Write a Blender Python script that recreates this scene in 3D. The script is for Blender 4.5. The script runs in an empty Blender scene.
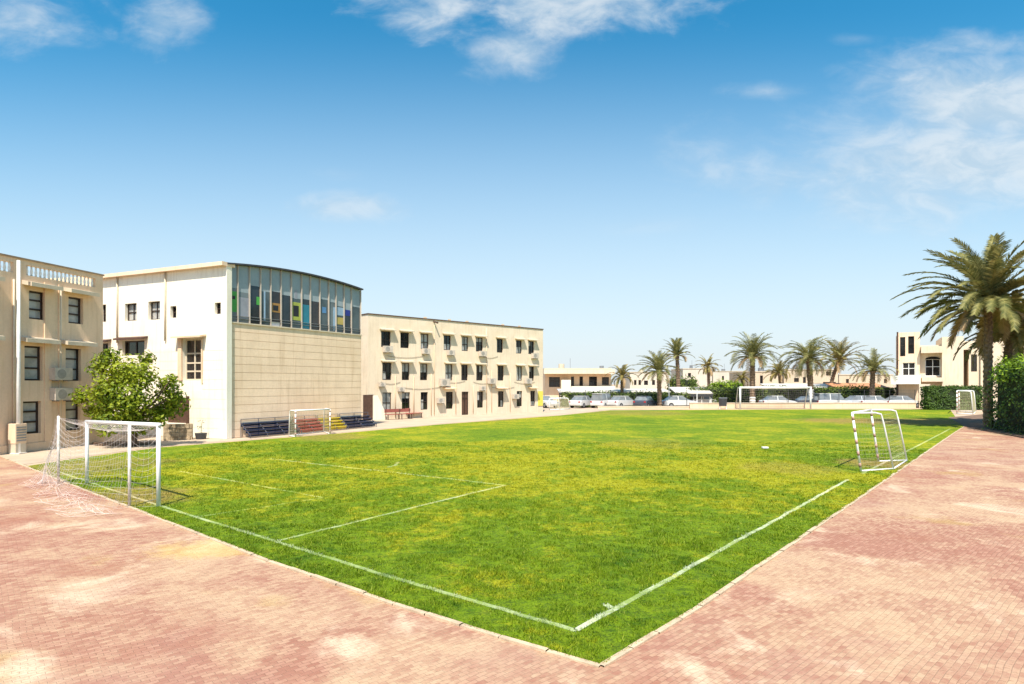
import bpy, bmesh, math, random
import numpy as np
from mathutils import Vector, Matrix

# ------------------------------------------------------------------ camera, sky, sun, exposure
F, HZ, CH, CX = 600.0, 384.0, 2.9, 512.0          # focal length in px, horizon row, eye height, centre column
scene = bpy.context.scene
col = scene.collection
cam_d = bpy.data.cameras.new('camera')
cam_d.sensor_width = 36.0
cam_d.lens = F / 1024 * 36.0
cam_d.shift_y = (HZ - 342.0) / 1024
cam_d.clip_start = 0.05
cam_d.clip_end = 20000
cam = bpy.data.objects.new('camera', cam_d)
col.objects.link(cam)
cam.location = (0, 0, CH)
cam.rotation_euler = (math.radians(90), 0, 0)
scene.camera = cam

SUN_EL = math.radians(58)
sh = Vector((-0.10, -0.995, 0)).normalized()
SUN = Vector((sh.x * math.cos(SUN_EL), sh.y * math.cos(SUN_EL), math.sin(SUN_EL)))
sd = bpy.data.lights.new('sun', 'SUN')
sd.energy = 5.0
sd.angle = math.radians(0.5)
sd.color = (1.0, 0.935, 0.83)
so = bpy.data.objects.new('sun', sd)
col.objects.link(so)
so.rotation_euler = (-SUN).to_track_quat('-Z', 'Y').to_euler()
so.location = (0, 0, 60)

scene.view_settings.view_transform = 'Standard'
scene.view_settings.look = 'None'
scene.view_settings.gamma = 1.0
scene.view_settings.exposure = 0.70
scene.cycles.use_denoising = True
scene.cycles.max_bounces = 6


class NT:
    """small node-tree helper"""
    def __init__(self, tree):
        self.t = tree
        self.n = tree.nodes
        self.l = tree.links

    def new(self, kind, **kw):
        n = self.n.new(kind)
        for k, v in kw.items():
            if k.startswith('i_'):
                n.inputs[k[2:].replace('_', ' ')].default_value = v
            else:
                setattr(n, k, v)
        return n

    def put(self, sock, v):
        if hasattr(v, 'node'):
            self.l.new(v, sock)
        else:
            sock.default_value = v

    def math(self, op, a, b=0.0, clamp=False):
        n = self.n.new('ShaderNodeMath')
        n.operation = op
        n.use_clamp = clamp
        self.put(n.inputs[0], a)
        self.put(n.inputs[1], b)
        return n.outputs[0]

    def mix(self, fac, a, b, blend='MIX'):
        n = self.n.new('ShaderNodeMix')
        n.data_type = 'RGBA'
        n.blend_type = blend
        self.put(n.inputs[0], fac)
        self.put(n.inputs[6], a if hasattr(a, 'node') else (*a[:3], 1))
        self.put(n.inputs[7], b if hasattr(b, 'node') else (*b[:3], 1))
        return n.outputs[2]

    def noise(self, vec, scale, detail=4, rough=0.55, dist=0.0):
        n = self.n.new('ShaderNodeTexNoise')
        n.inputs['Scale'].default_value = scale
        n.inputs['Detail'].default_value = detail
        n.inputs['Roughness'].default_value = rough
        n.inputs['Distortion'].default_value = dist
        if vec is not None:
            self.l.new(vec, n.inputs['Vector'])
        return n.outputs['Fac']

    def ramp(self, v, lo, hi, a=0.0, b=1.0):
        n = self.n.new('ShaderNodeMapRange')
        n.interpolation_type = 'SMOOTHSTEP'
        self.put(n.inputs[0], v)
        n.inputs[1].default_value = lo
        n.inputs[2].default_value = hi
        n.inputs[3].default_value = a
        n.inputs[4].default_value = b
        return n.outputs[0]

    def mapping(self, vec, scale=(1, 1, 1), rot=(0, 0, 0), loc=(0, 0, 0)):
        n = self.n.new('ShaderNodeMapping')
        n.inputs['Scale'].default_value = scale
        n.inputs['Rotation'].default_value = rot
        n.inputs['Location'].default_value = loc
        self.l.new(vec, n.inputs['Vector'])
        return n.outputs[0]


world = bpy.data.worlds.new('World')
scene.world = world
world.use_nodes = True
w = NT(world.node_tree)
w.n.clear()
sky = w.new('ShaderNodeTexSky', sky_type='NISHITA')
sky.sun_disc = False
sky.sun_elevation = SUN_EL
sky.sun_rotation = math.atan2(sh.x, sh.y)
sky.altitude = 0
sky.air_density = 1.0
sky.dust_density = 1.1
sky.ozone_density = 2.2
hs = w.new('ShaderNodeHueSaturation')
hs.inputs['Hue'].default_value = 0.480
hs.inputs['Value'].default_value = 0.87
hs.inputs['Saturation'].default_value = 1.42
w.l.new(sky.outputs[0], hs.inputs['Color'])
tc = w.new('ShaderNodeTexCoord')
sep = w.new('ShaderNodeSeparateXYZ')
w.l.new(tc.outputs['Generated'], sep.inputs[0])
yy = w.math('MAXIMUM', sep.outputs[1], 0.02)
U = w.math('DIVIDE', sep.outputs[0], yy)
V = w.math('DIVIDE', sep.outputs[2], yy)
cmb = w.new('ShaderNodeCombineXYZ')
w.l.new(U, cmb.inputs[0])
w.l.new(V, cmb.inputs[1])
cn1 = w.noise(w.mapping(cmb.outputs[0], (1.0, 1.7, 1)), 5.0, 9, 0.6, 0.4)
cn2 = w.noise(w.mapping(cmb.outputs[0], (1.0, 2.0, 1), loc=(3.1, 1.7, 0)), 13.0, 7, 0.6, 0.5)
cn = w.math('ADD', w.math('MULTIPLY', cn1, 0.75), w.math('MULTIPLY', cn2, 0.25))
# clouds: azimuth tangent, elevation tangent, half extents, opacity, edge softness
CLOUDS = [(-0.80, 0.615, 0.125, 0.055, 0.66, 1.2), (-0.575, 0.605, 0.065, 0.055, 0.62, 1.2),
          (0.04, 0.630, 0.26, 0.060, 0.80, 0.9), (0.00, 0.560, 0.085, 0.055, 0.66, 1.2),
          (0.82, 0.375, 0.34, 0.085, 0.78, 1.2), (0.86, 0.460, 0.22, 0.075, 0.80, 1.1), (0.80, 0.565, 0.12, 0.026, 0.52, 1.2),
          (0.425, 0.487, 0.085, 0.018, 0.50, 1.3), (-0.285, 0.293, 0.100, 0.026, 0.50, 0.9),
          (-0.285, 0.350, 0.055, 0.014, 0.18, 1.8), (0.22, 0.262, 0.13, 0.020, 0.22, 1.9),
          (0.65, 0.330, 0.30, 0.040, 0.22, 2.0), (0.575, 0.575, 0.04, 0.010, 0.18, 1.6)]
dens = None
for (cu, cv, ru, rv, op, soft) in CLOUDS:
    soft_bank = cu > 0.7 and cv < 0.5
    bias = 1.72 if soft_bank else (1.3 if cv > 0.5 else 1.2)
    gain = 2.6 if soft_bank else (4.0 if cv > 0.5 else 3.4)
    du = w.math('DIVIDE', w.math('SUBTRACT', U, cu), ru)
    dv = w.math('DIVIDE', w.math('SUBTRACT', V, cv), rv)
    rr = w.math('SQRT', w.math('ADD', w.math('MULTIPLY', du, du), w.math('MULTIPLY', dv, dv)))
    val = w.math('ADD', w.math('SUBTRACT', bias, rr), w.math('MULTIPLY', w.math('SUBTRACT', cn, 0.5), gain))
    m = w.ramp(val, 0.0, soft * 1.3, 0.0, op)
    dens = m if dens is None else w.math('MAXIMUM', dens, m)
dens = w.math('MULTIPLY', dens, w.ramp(sep.outputs[1], 0.02, 0.2))
ccol = w.mix(w.ramp(cn2, 0.35, 0.65), (2.5, 3.1, 3.6), (3.5, 3.8, 4.0))
low = w.ramp(V, -0.05, 0.64, 0.92, 0.0)            # pale dusty band over the horizon
skyc = w.mix(low, hs.outputs[0], (3.5, 3.9, 4.15))
skyc = w.mix(dens, skyc, ccol)
bg = w.new('ShaderNodeBackground')
bg.inputs['Strength'].default_value = 0.14
w.l.new(skyc, bg.inputs['Color'])
wo = w.new('ShaderNodeOutputWorld')
w.l.new(bg.outputs[0], wo.inputs[0])


# ------------------------------------------------------------------ helpers
def gp(px, py):
    """ground point (x, y) seen in the photograph at px, py"""
    z = F * CH / (py - HZ)
    return ((px - CX) * z / F, z)


def at(px, py, dist):
    return ((px - CX) * dist / F, dist, CH - (py - HZ) * dist / F)


MATS = {}


def mat(name, c, rough=0.75, var=0.0, scale=2.0, bump=0.0, bscale=30.0, metal=0.0, c2=None, streak=False, spec=0.4, coat=0.0):
    """plain procedural surface: colour varied by noise, optional bump and rain streaks"""
    if name in MATS:
        return MATS[name]
    m = bpy.data.materials.new(name)
    m.use_nodes = True
    t = NT(m.node_tree)
    b = t.n['Principled BSDF']
    b.inputs['Roughness'].default_value = rough
    b.inputs['Metallic'].default_value = metal
    b.inputs['Specular IOR Level'].default_value = spec
    b.inputs['Coat Weight'].default_value = coat
    pos = t.new('ShaderNodeTexCoord').outputs['Object']
    c = tuple(c)
    base = None
    if var > 0 or c2:
        n = t.noise(pos, scale, 6, 0.6, 0.3)
        d = c2 or tuple(max(0, x * (1 - var)) for x in c)
        base = t.mix(t.ramp(n, 0.36, 0.66), c, d)
        if streak:
            s = t.noise(t.mapping(pos, (3.2, 3.2, 0.22)), 1.6, 5, 0.65)
            base = t.mix(t.ramp(s, 0.47, 0.74, 0, 0.60), base, tuple(x * y for x, y in zip(c, (0.70, 0.64, 0.56))))
            s2 = t.noise(pos, 0.35, 3, 0.6)
            base = t.mix(t.ramp(s2, 0.45, 0.7, 0, 0.35), base, tuple(x * y for x, y in zip(c, (0.84, 0.78, 0.68))))
        fine = t.noise(pos, scale * 14, 3, 0.6)
        base = t.mix(t.ramp(fine, 0.3, 0.7, 0.0, 0.25), base, tuple(x * 0.72 for x in c))
        t.l.new(base, b.inputs['Base Color'])
    else:
        b.inputs['Base Color'].default_value = (*c, 1)
    if bump > 0:
        bn = t.new('ShaderNodeBump')
        bn.inputs['Strength'].default_value = bump
        bn.inputs['Distance'].default_value = 0.02
        t.l.new(t.noise(pos, bscale, 4, 0.6), bn.inputs['Height'])
        t.l.new(bn.outputs[0], b.inputs['Normal'])
    MATS[name] = m
    return m


def foliage_mat(name, c1, c2, scale=1.2, trans=0.25, rough=0.55):
    if name in MATS:
        return MATS[name]
    m = bpy.data.materials.new(name)
    m.use_nodes = True
    t = NT(m.node_tree)
    b = t.n['Principled BSDF']
    b.inputs['Roughness'].default_value = rough
    b.inputs['Specular IOR Level'].default_value = 0.3
    geo = t.new('ShaderNodeNewGeometry')
    pos = t.new('ShaderNodeTexCoord').outputs['Object']
    n = t.noise(pos, scale, 3)
    f = t.math('ADD', t.math('MULTIPLY', geo.outputs['Random Per Island'], 0.6), t.math('MULTIPLY', t.ramp(n, 0.35, 0.65), 0.45))
    cc = t.mix(f, c1, c2)
    t.l.new(cc, b.inputs['Base Color'])
    tr = t.new('ShaderNodeBsdfTranslucent')
    t.l.new(cc, tr.inputs['Color'])
    ms = t.new('ShaderNodeMixShader')
    ms.inputs[0].default_value = trans
    t.l.new(b.outputs[0], ms.inputs[1])
    t.l.new(tr.outputs[0], ms.inputs[2])
    t.l.new(ms.outputs[0], t.n['Material Output'].inputs[0])
    MATS[name] = m
    return m


def ident(p):
    return p


class MB:
    """collects faces; build() links them as one mesh object. T maps facade coordinates (along, inward, up) to local ones."""
    def __init__(self, T=ident):
        self.v, self.f, self.T = [], [], T
        self.sm = False

    def face(self, pts):
        i = len(self.v)
        self.v += [tuple(self.T(p)) for p in pts]
        self.f.append(tuple(range(i, i + len(pts))))

    def box(self, x0, x1, y0, y1, z0, z1):
        i = len(self.v)
        for z in (z0, z1):
            for (x, y) in ((x0, y0), (x1, y0), (x1, y1), (x0, y1)):
                self.v.append(tuple(self.T((x, y, z))))
        for q in ((0, 3, 2, 1), (4, 5, 6, 7), (0, 1, 5, 4), (1, 2, 6, 5), (2, 3, 7, 6), (3, 0, 4, 7)):
            self.f.append(tuple(i + k for k in q))

    def prism(self, poly, z0, z1):
        """poly: (x, y) list, extruded in z"""
        i, n = len(self.v), len(poly)
        for z in (z0, z1):
            self.v += [tuple(self.T((p[0], p[1], z))) for p in poly]
        self.f.append(tuple(i + k for k in range(n))[::-1])
        self.f.append(tuple(i + n + k for k in range(n)))
        for k in range(n):
            self.f.append((i + k, i + (k + 1) % n, i + n + (k + 1) % n, i + n + k))

    def tube(self, pts, r, n=8, cap=True):
        pts = [Vector(p) for p in pts]
        rs = r if isinstance(r, (list, tuple)) else [r] * len(pts)
        i0 = len(self.v)
        up = Vector((0, 0, 1))
        prev = None
        for k, p in enumerate(pts):
            a = pts[max(k - 1, 0)]
            b = pts[min(k + 1, len(pts) - 1)]
            d = (b - a).normalized()
            if prev is None:
                ref = up if abs(d.z) < 0.9 else Vector((1, 0, 0))
                s = d.cross(ref).normalized()
            else:
                s = (prev - d * prev.dot(d)).normalized()
            prev = s
            q = d.cross(s)
            for j in range(n):
                an = 2 * math.pi * j / n
                self.v.append(tuple(self.T(p + (s * math.cos(an) + q * math.sin(an)) * rs[k])))
        for k in range(len(pts) - 1):
            for j in range(n):
                a = i0 + k * n + j
                b = i0 + k * n + (j + 1) % n
                self.f.append((a, b, b + n, a + n))
        if cap:
            self.f.append(tuple(i0 + j for j in range(n))[::-1])
            e = i0 + (len(pts) - 1) * n
            self.f.append(tuple(e + j for j in range(n)))

    def holed(self, u0, u1, z0, z1, holes, y=0.0, dep=0.16):
        """a wall face at depth y with openings, each with reveals going inward"""
        us = sorted({u0, u1, *[h[0] for h in holes], *[h[1] for h in holes]})
        zs = sorted({z0, z1, *[h[2] for h in holes], *[h[3] for h in holes]})
        us = [u for u in us if u0 <= u <= u1]
        zs = [z for z in zs if z0 <= z <= z1]
        for a, b in zip(us, us[1:]):
            for c, d in zip(zs, zs[1:]):
                mu, mz = (a + b) / 2, (c + d) / 2
                if any(h[0] < mu < h[1] and h[2] < mz < h[3] for h in holes):
                    continue
                self.face([(a, y, c), (b, y, c), (b, y, d), (a, y, d)])
        for (a, b, c, d) in holes:
            e = y + dep
            self.face([(a, y, c), (a, e, c), (a, e, d), (a, y, d)])
            self.face([(b, e, c), (b, y, c), (b, y, d), (b, e, d)])
            self.face([(a, y, c), (b, y, c), (b, e, c), (a, e, c)])
            self.face([(a, e, d), (b, e, d), (b, y, d), (a, y, d)])

    def build(self, name, material, parent=None, smooth=False, bevel=0.0):
        me = bpy.data.meshes.new(name)
        me.from_pydata(self.v, [], self.f)
        me.update()
        if smooth:
            me.polygons.foreach_set('use_smooth', [True] * len(me.polygons))
        o = bpy.data.objects.new(name, me)
        if material:
            me.materials.append(material)
        col.objects.link(o)
        if parent:
            o.parent = parent
        if bevel > 0:
            bm = bmesh.new()
            bm.from_mesh(me)
            bmesh.ops.remove_doubles(bm, verts=bm.verts, dist=1e-5)
            bmesh.ops.bevel(bm, geom=list(bm.edges), offset=bevel, segments=2, affect='EDGES', profile=0.6)
            bm.to_mesh(me)
            bm.free()
        return o


def tag(o, label=None, cat=None, group=None, kind=None):
    if label:
        o['label'] = label
    if cat:
        o['category'] = cat
    if group:
        o['group'] = group
    if kind:
        o['kind'] = kind
    return o


def thing(name, label, cat, loc=(0, 0, 0), rz=0.0, group=None):
    o = bpy.data.objects.new(name, None)
    o.empty_display_size = 0.3
    col.objects.link(o)
    o.location = loc
    o.rotation_euler = (0, 0, rz)
    return tag(o, label, cat, group, 'thing')


def copy_tree(o, parent=None):
    c = o.copy()
    col.objects.link(c)
    if parent:
        c.parent = parent
    for ch in list(o.children):
        copy_tree(ch, c)
    return c


class Plane2:
    """vertical facade through two ground points; uz() gives where a sight line meets it"""
    def __init__(self, P0, P1, off=0.0):
        self.P0 = Vector((P0[0], P0[1]))
        d = Vector((P1[0] - P0[0], P1[1] - P0[1]))
        self.len = d.length
        self.d = d.normalized()
        self.n = Vector((-self.d.y, self.d.x))        # inward (left of direction)
        self.rz = math.atan2(self.d.y, self.d.x)
        self.o = self.P0 + self.n * off

    def uz(self, px, py):
        k = (px - CX) / F
        y = None
        # (o.x + u d.x) = k (o.y + u d.y)
        u = (k * self.o.y - self.o.x) / (self.d.x - k * self.d.y)
        dist = self.o.y + u * self.d.y
        return u, CH - (py - HZ) * dist / F


# ------------------------------------------------------------------ materials
M_cream = mat('cream_plaster', (0.735, 0.61, 0.455), 0.85, 0.10, 0.8, 0.25, 40, streak=True)
M_brownstone = mat('weathered_coping', (0.36, 0.25, 0.16), 0.85, 0.3, 3, 0.2, 30)
M_white = mat('white_plaster', (0.89, 0.82, 0.68), 0.85, 0.06, 0.8, 0.2, 40, streak=True)
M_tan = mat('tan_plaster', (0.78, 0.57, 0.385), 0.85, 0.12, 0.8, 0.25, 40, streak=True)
M_stone = mat('beige_stone_cladding', (0.85, 0.635, 0.45), 0.8, 0.10, 0.7, 0.25, 30, streak=True)
M_awn = mat('awning_concrete', (0.62, 0.52, 0.38), 0.8, 0.15, 2.0, 0.2, 30)
M_frame = mat('dark_brown_frame', (0.035, 0.020, 0.014), 0.5, 0.2, 5)
M_glass = mat('dark_glass', (0.020, 0.020, 0.022), 0.06, 0.5, 1.3, spec=0.55)
M_blind = mat('glass_over_blind', (0.42, 0.41, 0.38), 0.15, 0.35, 2.2, spec=0.55)
M_pale = mat('frosted_pane', (0.30, 0.345, 0.365), 0.2, 0.15, 1.0, spec=0.5)
M_whitepaint = mat('white_paint', (0.80, 0.79, 0.76), 0.4, 0.10, 6.0, 0.05, 20)
M_oldwhite = mat('worn_white_paint', (0.78, 0.72, 0.64), 0.5, 0.3, 7.0, 0.1, 20)
M_mullion = mat('pale_mullion', (0.46, 0.40, 0.34), 0.5, 0.1, 4)
M_darktrim = mat('dark_trim', (0.05, 0.05, 0.055), 0.5, 0.2, 4)
M_metal = mat('grey_metal', (0.30, 0.30, 0.31), 0.45, 0.2, 5, metal=0.4)
M_ac = mat('ac_white', (0.58, 0.50, 0.41), 0.5, 0.2, 5)
M_acg = mat('ac_grille', (0.34, 0.31, 0.27), 0.6, 0.2, 5)
M_brown = mat('brown_wood', (0.10, 0.050, 0.032), 0.6, 0.3, 5)
M_net = mat('pale_net', (0.74, 0.66, 0.62), 0.8, 0.2, 4)
M_rubble = mat('rough_stone', (0.50, 0.38, 0.24), 0.9, 0.55, 3.5, 0.9, 9)
M_rail = mat('bleacher_steel', (0.10, 0.10, 0.12), 0.5, 0.2, 5)
M_soil = mat('dry_soil', (0.20, 0.125, 0.08), 0.95, 0.4, 2.5, 0.8, 12)
M_rubber = mat('tyre_rubber', (0.02, 0.02, 0.02), 0.8, 0.2, 8)
M_bark = mat('palm_bark', (0.26, 0.17, 0.105), 0.9, 0.55, 6, 0.8, 25)
M_bark2 = mat('tree_bark', (0.14, 0.09, 0.06), 0.9, 0.4, 6, 0.8, 25)
M_lime = mat('limewashed_bark', (0.72, 0.68, 0.62), 0.85, 0.3, 5, 0.5, 25)
M_palm = foliage_mat('palm_leaf', (0.055, 0.078, 0.020), (0.34, 0.30, 0.10), 0.9, 0.2)
M_palmy = foliage_mat('palm_leaf_yellowing', (0.11, 0.115, 0.025), (0.34, 0.25, 0.075), 0.9, 0.2)
M_dry = foliage_mat('dry_frond', (0.30, 0.19, 0.09), (0.46, 0.32, 0.16), 0.9, 0.15)
M_leaf = foliage_mat('broad_leaf', (0.05, 0.115, 0.006), (0.38, 0.42, 0.022), 0.6, 0.3)
M_hedge = foliage_mat('hedge_leaf', (0.050, 0.095, 0.015), (0.16, 0.20, 0.03), 0.8, 0.25)
M_hedged = foliage_mat('dark_hedge_leaf', (0.022, 0.055, 0.010), (0.090, 0.150, 0.020), 0.8, 0.2)
M_hedgel = foliage_mat('fresh_hedge_leaf', (0.09, 0.19, 0.010), (0.32, 0.44, 0.03), 0.8, 0.3)


# ------------------------------------------------------------------ ground, paving, lawn
def sheet(name, poly, z, material, kind='structure', cuts=0):
    me = bpy.data.meshes.new(name)
    bm = bmesh.new()
    vs = [bm.verts.new((p[0], p[1], z)) for p in poly]
    f = bm.faces.new(vs)
    f.normal_update()
    if f.normal.z < 0:
        f.normal_flip()
    bmesh.ops.triangulate(bm, faces=[f])
    bm.to_mesh(me)
    bm.free()
    o = bpy.data.objects.new(name, me)
    me.materials.append(material)
    col.objects.link(o)
    o['kind'] = kind
    return o


def ground_mat():
    m = bpy.data.materials.new('dusty_ground')
    m.use_nodes = True
    t = NT(m.node_tree)
    b = t.n['Principled BSDF']
    b.inputs['Roughness'].default_value = 0.95
    pos = t.new('ShaderNodeTexCoord').outputs['Object']
    c = t.mix(t.ramp(t.noise(pos, 0.25, 6), 0.35, 0.65), (0.45, 0.33, 0.22), (0.36, 0.255, 0.165))
    c = t.mix(t.ramp(t.noise(pos, 4, 5), 0.4, 0.7, 0, 0.5), c, (0.49, 0.38, 0.27))
    t.l.new(c, b.inputs['Base Color'])
    return m


def paving_mat():
    m = bpy.data.materials.new('red_block_paving')
    m.use_nodes = True
    t = NT(m.node_tree)
    b = t.n['Principled BSDF']
    b.inputs['Roughness'].default_value = 0.9
    b.inputs['Specular IOR Level'].default_value = 0.2
    pos = t.new('ShaderNodeTexCoord').outputs['Object']
    wob = t.new('ShaderNodeTexNoise')
    wob.inputs['Scale'].default_value = 1.1
    t.l.new(pos, wob.inputs['Vector'])
    vm = t.new('ShaderNodeVectorMath', operation='MULTIPLY_ADD')
    t.l.new(wob.outputs['Color'], vm.inputs[0])
    vm.inputs[1].default_value = (0.10, 0.10, 0)
    t.l.new(pos, vm.inputs[2])
    p = t.mapping(vm.outputs[0], rot=(0, 0, math.radians(-42)))
    br = t.new('ShaderNodeTexBrick')
    br.inputs['Scale'].default_value = 1.0
    br.inputs['Brick Width'].default_value = 0.125
    br.inputs['Row Height'].default_value = 0.0625
    br.inputs['Mortar Size'].default_value = 0.007
    br.inputs['Mortar Smooth'].default_value = 1.0
    br.inputs['Bias'].default_value = 0.0
    br.inputs['Color1'].default_value = (0.0, 0.0, 0.0, 1)
    br.inputs['Color2'].default_value = (1.0, 1.0, 1.0, 1)
    br.inputs['Mortar'].default_value = (0.5, 0.5, 0.5, 1)
    t.l.new(p, br.inputs['Vector'])
    bw = t.new('ShaderNodeRGBToBW')
    t.l.new(br.outputs['Color'], bw.inputs[0])
    brick = t.mix(bw.outputs[0], (0.285, 0.130, 0.088), (0.37, 0.195, 0.135))
    # worn to sand colour in drifts
    big = t.noise(pos, 0.33, 5, 0.6, 0.6)
    mid = t.noise(t.mapping(pos, loc=(7, 3, 0)), 1.0, 5, 0.65, 0.8)
    fine = t.noise(pos, 9.0, 5, 0.7)
    wear = t.math('ADD', t.math('MULTIPLY', big, 0.55), t.math('ADD', t.math('MULTIPLY', mid, 0.30), t.math('MULTIPLY', fine, 0.19)))
    wear = t.math('ADD', wear, t.math('MULTIPLY', t.math('SUBTRACT', bw.outputs[0], 0.5), 0.07))
    wear = t.ramp(wear, 0.42, 0.64)
    c = t.mix(t.math('MULTIPLY', wear, 0.86), brick, (0.465, 0.33, 0.205))
    c = t.mix(t.ramp(t.noise(t.mapping(pos, loc=(21, -8, 0)), 0.55, 5, 0.65, 0.5), 0.54, 0.70, 0, 0.8), c, (0.60, 0.47, 0.325))
    # pinkish and rusty areas
    hue = t.noise(t.mapping(pos, loc=(-4, 11, 0)), 0.22, 4, 0.6, 0.3)
    c = t.mix(t.ramp(hue, 0.52, 0.68, 0, 0.42), c, (0.33, 0.18, 0.140))
    c = t.mix(t.ramp(t.noise(t.mapping(pos, loc=(2, -6, 0)), 0.5, 4, 0.6), 0.56, 0.72, 0, 0.55), c, (0.30, 0.125, 0.075))
    # a mossy, yellow stain here and there
    c = t.mix(t.ramp(t.noise(t.mapping(pos, loc=(13, 5, 0)), 0.42, 4, 0.6), 0.60, 0.72, 0, 0.5), c, (0.38, 0.25, 0.075))
    # yellowed strip along the kerb by the penalty area
    spv = t.new('ShaderNodeSeparateXYZ')
    t.l.new(pos, spv.inputs[0])
    yx, yy_ = gp(205, 549)
    dx = t.math('DIVIDE', t.math('SUBTRACT', spv.outputs[0], yx), 1.2)
    dy = t.math('DIVIDE', t.math('SUBTRACT', spv.outputs[1], yy_), 0.7)
    dd = t.math('SQRT', t.math('ADD', t.math('MULTIPLY', dx, dx), t.math('MULTIPLY', dy, dy)))
    dd = t.math('ADD', dd, t.math('MULTIPLY', t.math('SUBTRACT', t.noise(pos, 3.0, 5, 0.7), 0.5), 2.0))
    c = t.mix(t.ramp(dd, 0.4, 1.1, 0.45, 0.0), c, (0.52, 0.37, 0.09))
    joint = t.math('MULTIPLY', br.outputs['Fac'], t.ramp(t.noise(pos, 2.2, 3), 0.35, 0.7, 0.0, 0.42))
    c = t.mix(joint, c, t.mix(wear, (0.165, 0.095, 0.06), (0.46, 0.345, 0.23)))
    grit = t.noise(t.mapping(pos, (1, 2.2, 1), (0, 0, math.radians(-42))), 13.0, 5, 0.75)
    c = t.mix(t.ramp(grit, 0.46, 0.72, 0, 0.5), c, (0.22, 0.105, 0.06))
    t.l.new(c, b.inputs['Base Color'])
    bn = t.new('ShaderNodeBump')
    bn.inputs['Strength'].default_value = 0.55
    bn.inputs['Distance'].default_value = 0.012
    hgt = t.math('ADD', t.math('MULTIPLY', br.outputs['Fac'], -0.8), t.math('ADD', t.math('MULTIPLY', fine, 0.8), t.math('MULTIPLY', bw.outputs[0], 0.3)))
    t.l.new(hgt, bn.inputs['Height'])
    t.l.new(bn.outputs[0], b.inputs['Normal'])
    return m


# dry patches: goal mouths and trodden corners (x, y, radius, strength)
def pt(px, py, r, s):
    x, y = gp(px, py)
    return (x, y, r, s)


DRY = [pt(125, 498, 2.0, 0.85), pt(880, 464, 1.7, 0.9), pt(90, 466, 3.0, 0.6), pt(850, 421, 4.5, 0.9), pt(895, 421.5, 5.0, 1.0), pt(935, 421.5, 5.0, 1.0),
       pt(790, 468, 2.0, 0.35), pt(330, 437, 2.6, 0.6), pt(470, 419, 5.0, 0.55), pt(640, 413, 6.0, 0.5), pt(650, 443, 3.2, 0.25)]


def grass_colour(t, pos):
    big = t.noise(pos, 0.16, 5, 0.62, 0.5)
    mid = t.noise(t.mapping(pos, loc=(5, 9, 0)), 0.7, 6, 0.66, 0.8)
    fine = t.noise(pos, 3.6, 6, 0.75)
    sp = t.new('ShaderNodeSeparateXYZ')
    t.l.new(pos, sp.inputs[0])
    v = t.math('ADD', t.math('MULTIPLY', big, 0.36), t.math('ADD', t.math('MULTIPLY', mid, 0.34), t.math('MULTIPLY', fine, 0.30)))
    v = t.math('ADD', v, t.ramp(sp.outputs[1], 7.0, 17.0, -0.025, 0.03))     # greener by the watered near corner
    wx, wy = gp(585, 462)                      # the sun-dried middle of the pitch
    ex = t.math('DIVIDE', t.math('SUBTRACT', sp.outputs[0], wx), 9.0)
    ey = t.math('DIVIDE', t.math('SUBTRACT', sp.outputs[1], wy), 11.0)
    v = t.math('ADD', v, t.ramp(t.math('SQRT', t.math('ADD', t.math('MULTIPLY', ex, ex), t.math('MULTIPLY', ey, ey))), 0.2, 1.2, 0.045, 0.0))
    c = t.mix(t.ramp(v, 0.38, 0.50), (0.052, 0.125, 0.003), (0.155, 0.235, 0.005))
    c = t.mix(t.ramp(v, 0.505, 0.60), c, (0.37, 0.355, 0.012))
    spots = t.noise(t.mapping(pos, loc=(-3, 2, 0)), 1.6, 5, 0.7)
    c = t.mix(t.ramp(spots, 0.60, 0.76, 0, 0.35), c, (0.34, 0.285, 0.04))
    dry = None
    wn = t.noise(pos, 0.9, 4, 0.65)
    for (x, y, r, s) in DRY:
        dx = t.math('SUBTRACT', sp.outputs[0], x)
        dy = t.math('SUBTRACT', sp.outputs[1], y)
        d = t.math('SQRT', t.math('ADD', t.math('MULTIPLY', dx, dx), t.math('MULTIPLY', dy, dy)))
        d = t.math('ADD', t.math('DIVIDE', d, r), t.math('MULTIPLY', t.math('SUBTRACT', wn, 0.5), 1.6))
        q = t.ramp(d, 0.45, 1.05, s, 0.0)
        dry = q if dry is None else t.math('MAXIMUM', dry, q)
    c = t.mix(dry, c, t.mix(t.ramp(fine, 0.4, 0.6), (0.34, 0.225, 0.075), (0.30, 0.22, 0.04)))
    return c


def lawn_mat():
    m = bpy.data.materials.new('lawn')
    m.use_nodes = True
    t = NT(m.node_tree)
    b = t.n['Principled BSDF']
    b.inputs['Roughness'].default_value = 0.9
    b.inputs['Specular IOR Level'].default_value = 0.15
    pos = t.new('ShaderNodeTexCoord').outputs['Object']
    c = grass_colour(t, pos)
    gr = t.math('ADD', t.math('MULTIPLY', t.noise(pos, 26.0, 4, 0.75), 0.5), t.math('MULTIPLY', t.noise(t.mapping(pos, loc=(9, 9, 0)), 6.0, 5, 0.75), 0.5))
    c = t.mix(t.ramp(gr, 0.40, 0.56, 0.75, 0.0), c, (0.030, 0.060, 0.006))
    t.l.new(c, b.inputs['Base Color'])
    bn = t.new('ShaderNodeBump')
    bn.inputs['Strength'].default_value = 0.9
    bn.inputs['Distance'].default_value = 0.06
    t.l.new(t.math('ADD', t.noise(pos, 9.0, 6, 0.75), t.math('MULTIPLY', gr, 0.4)), bn.inputs['Height'])
    t.l.new(bn.outputs[0], b.inputs['Normal'])
    return m


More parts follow.
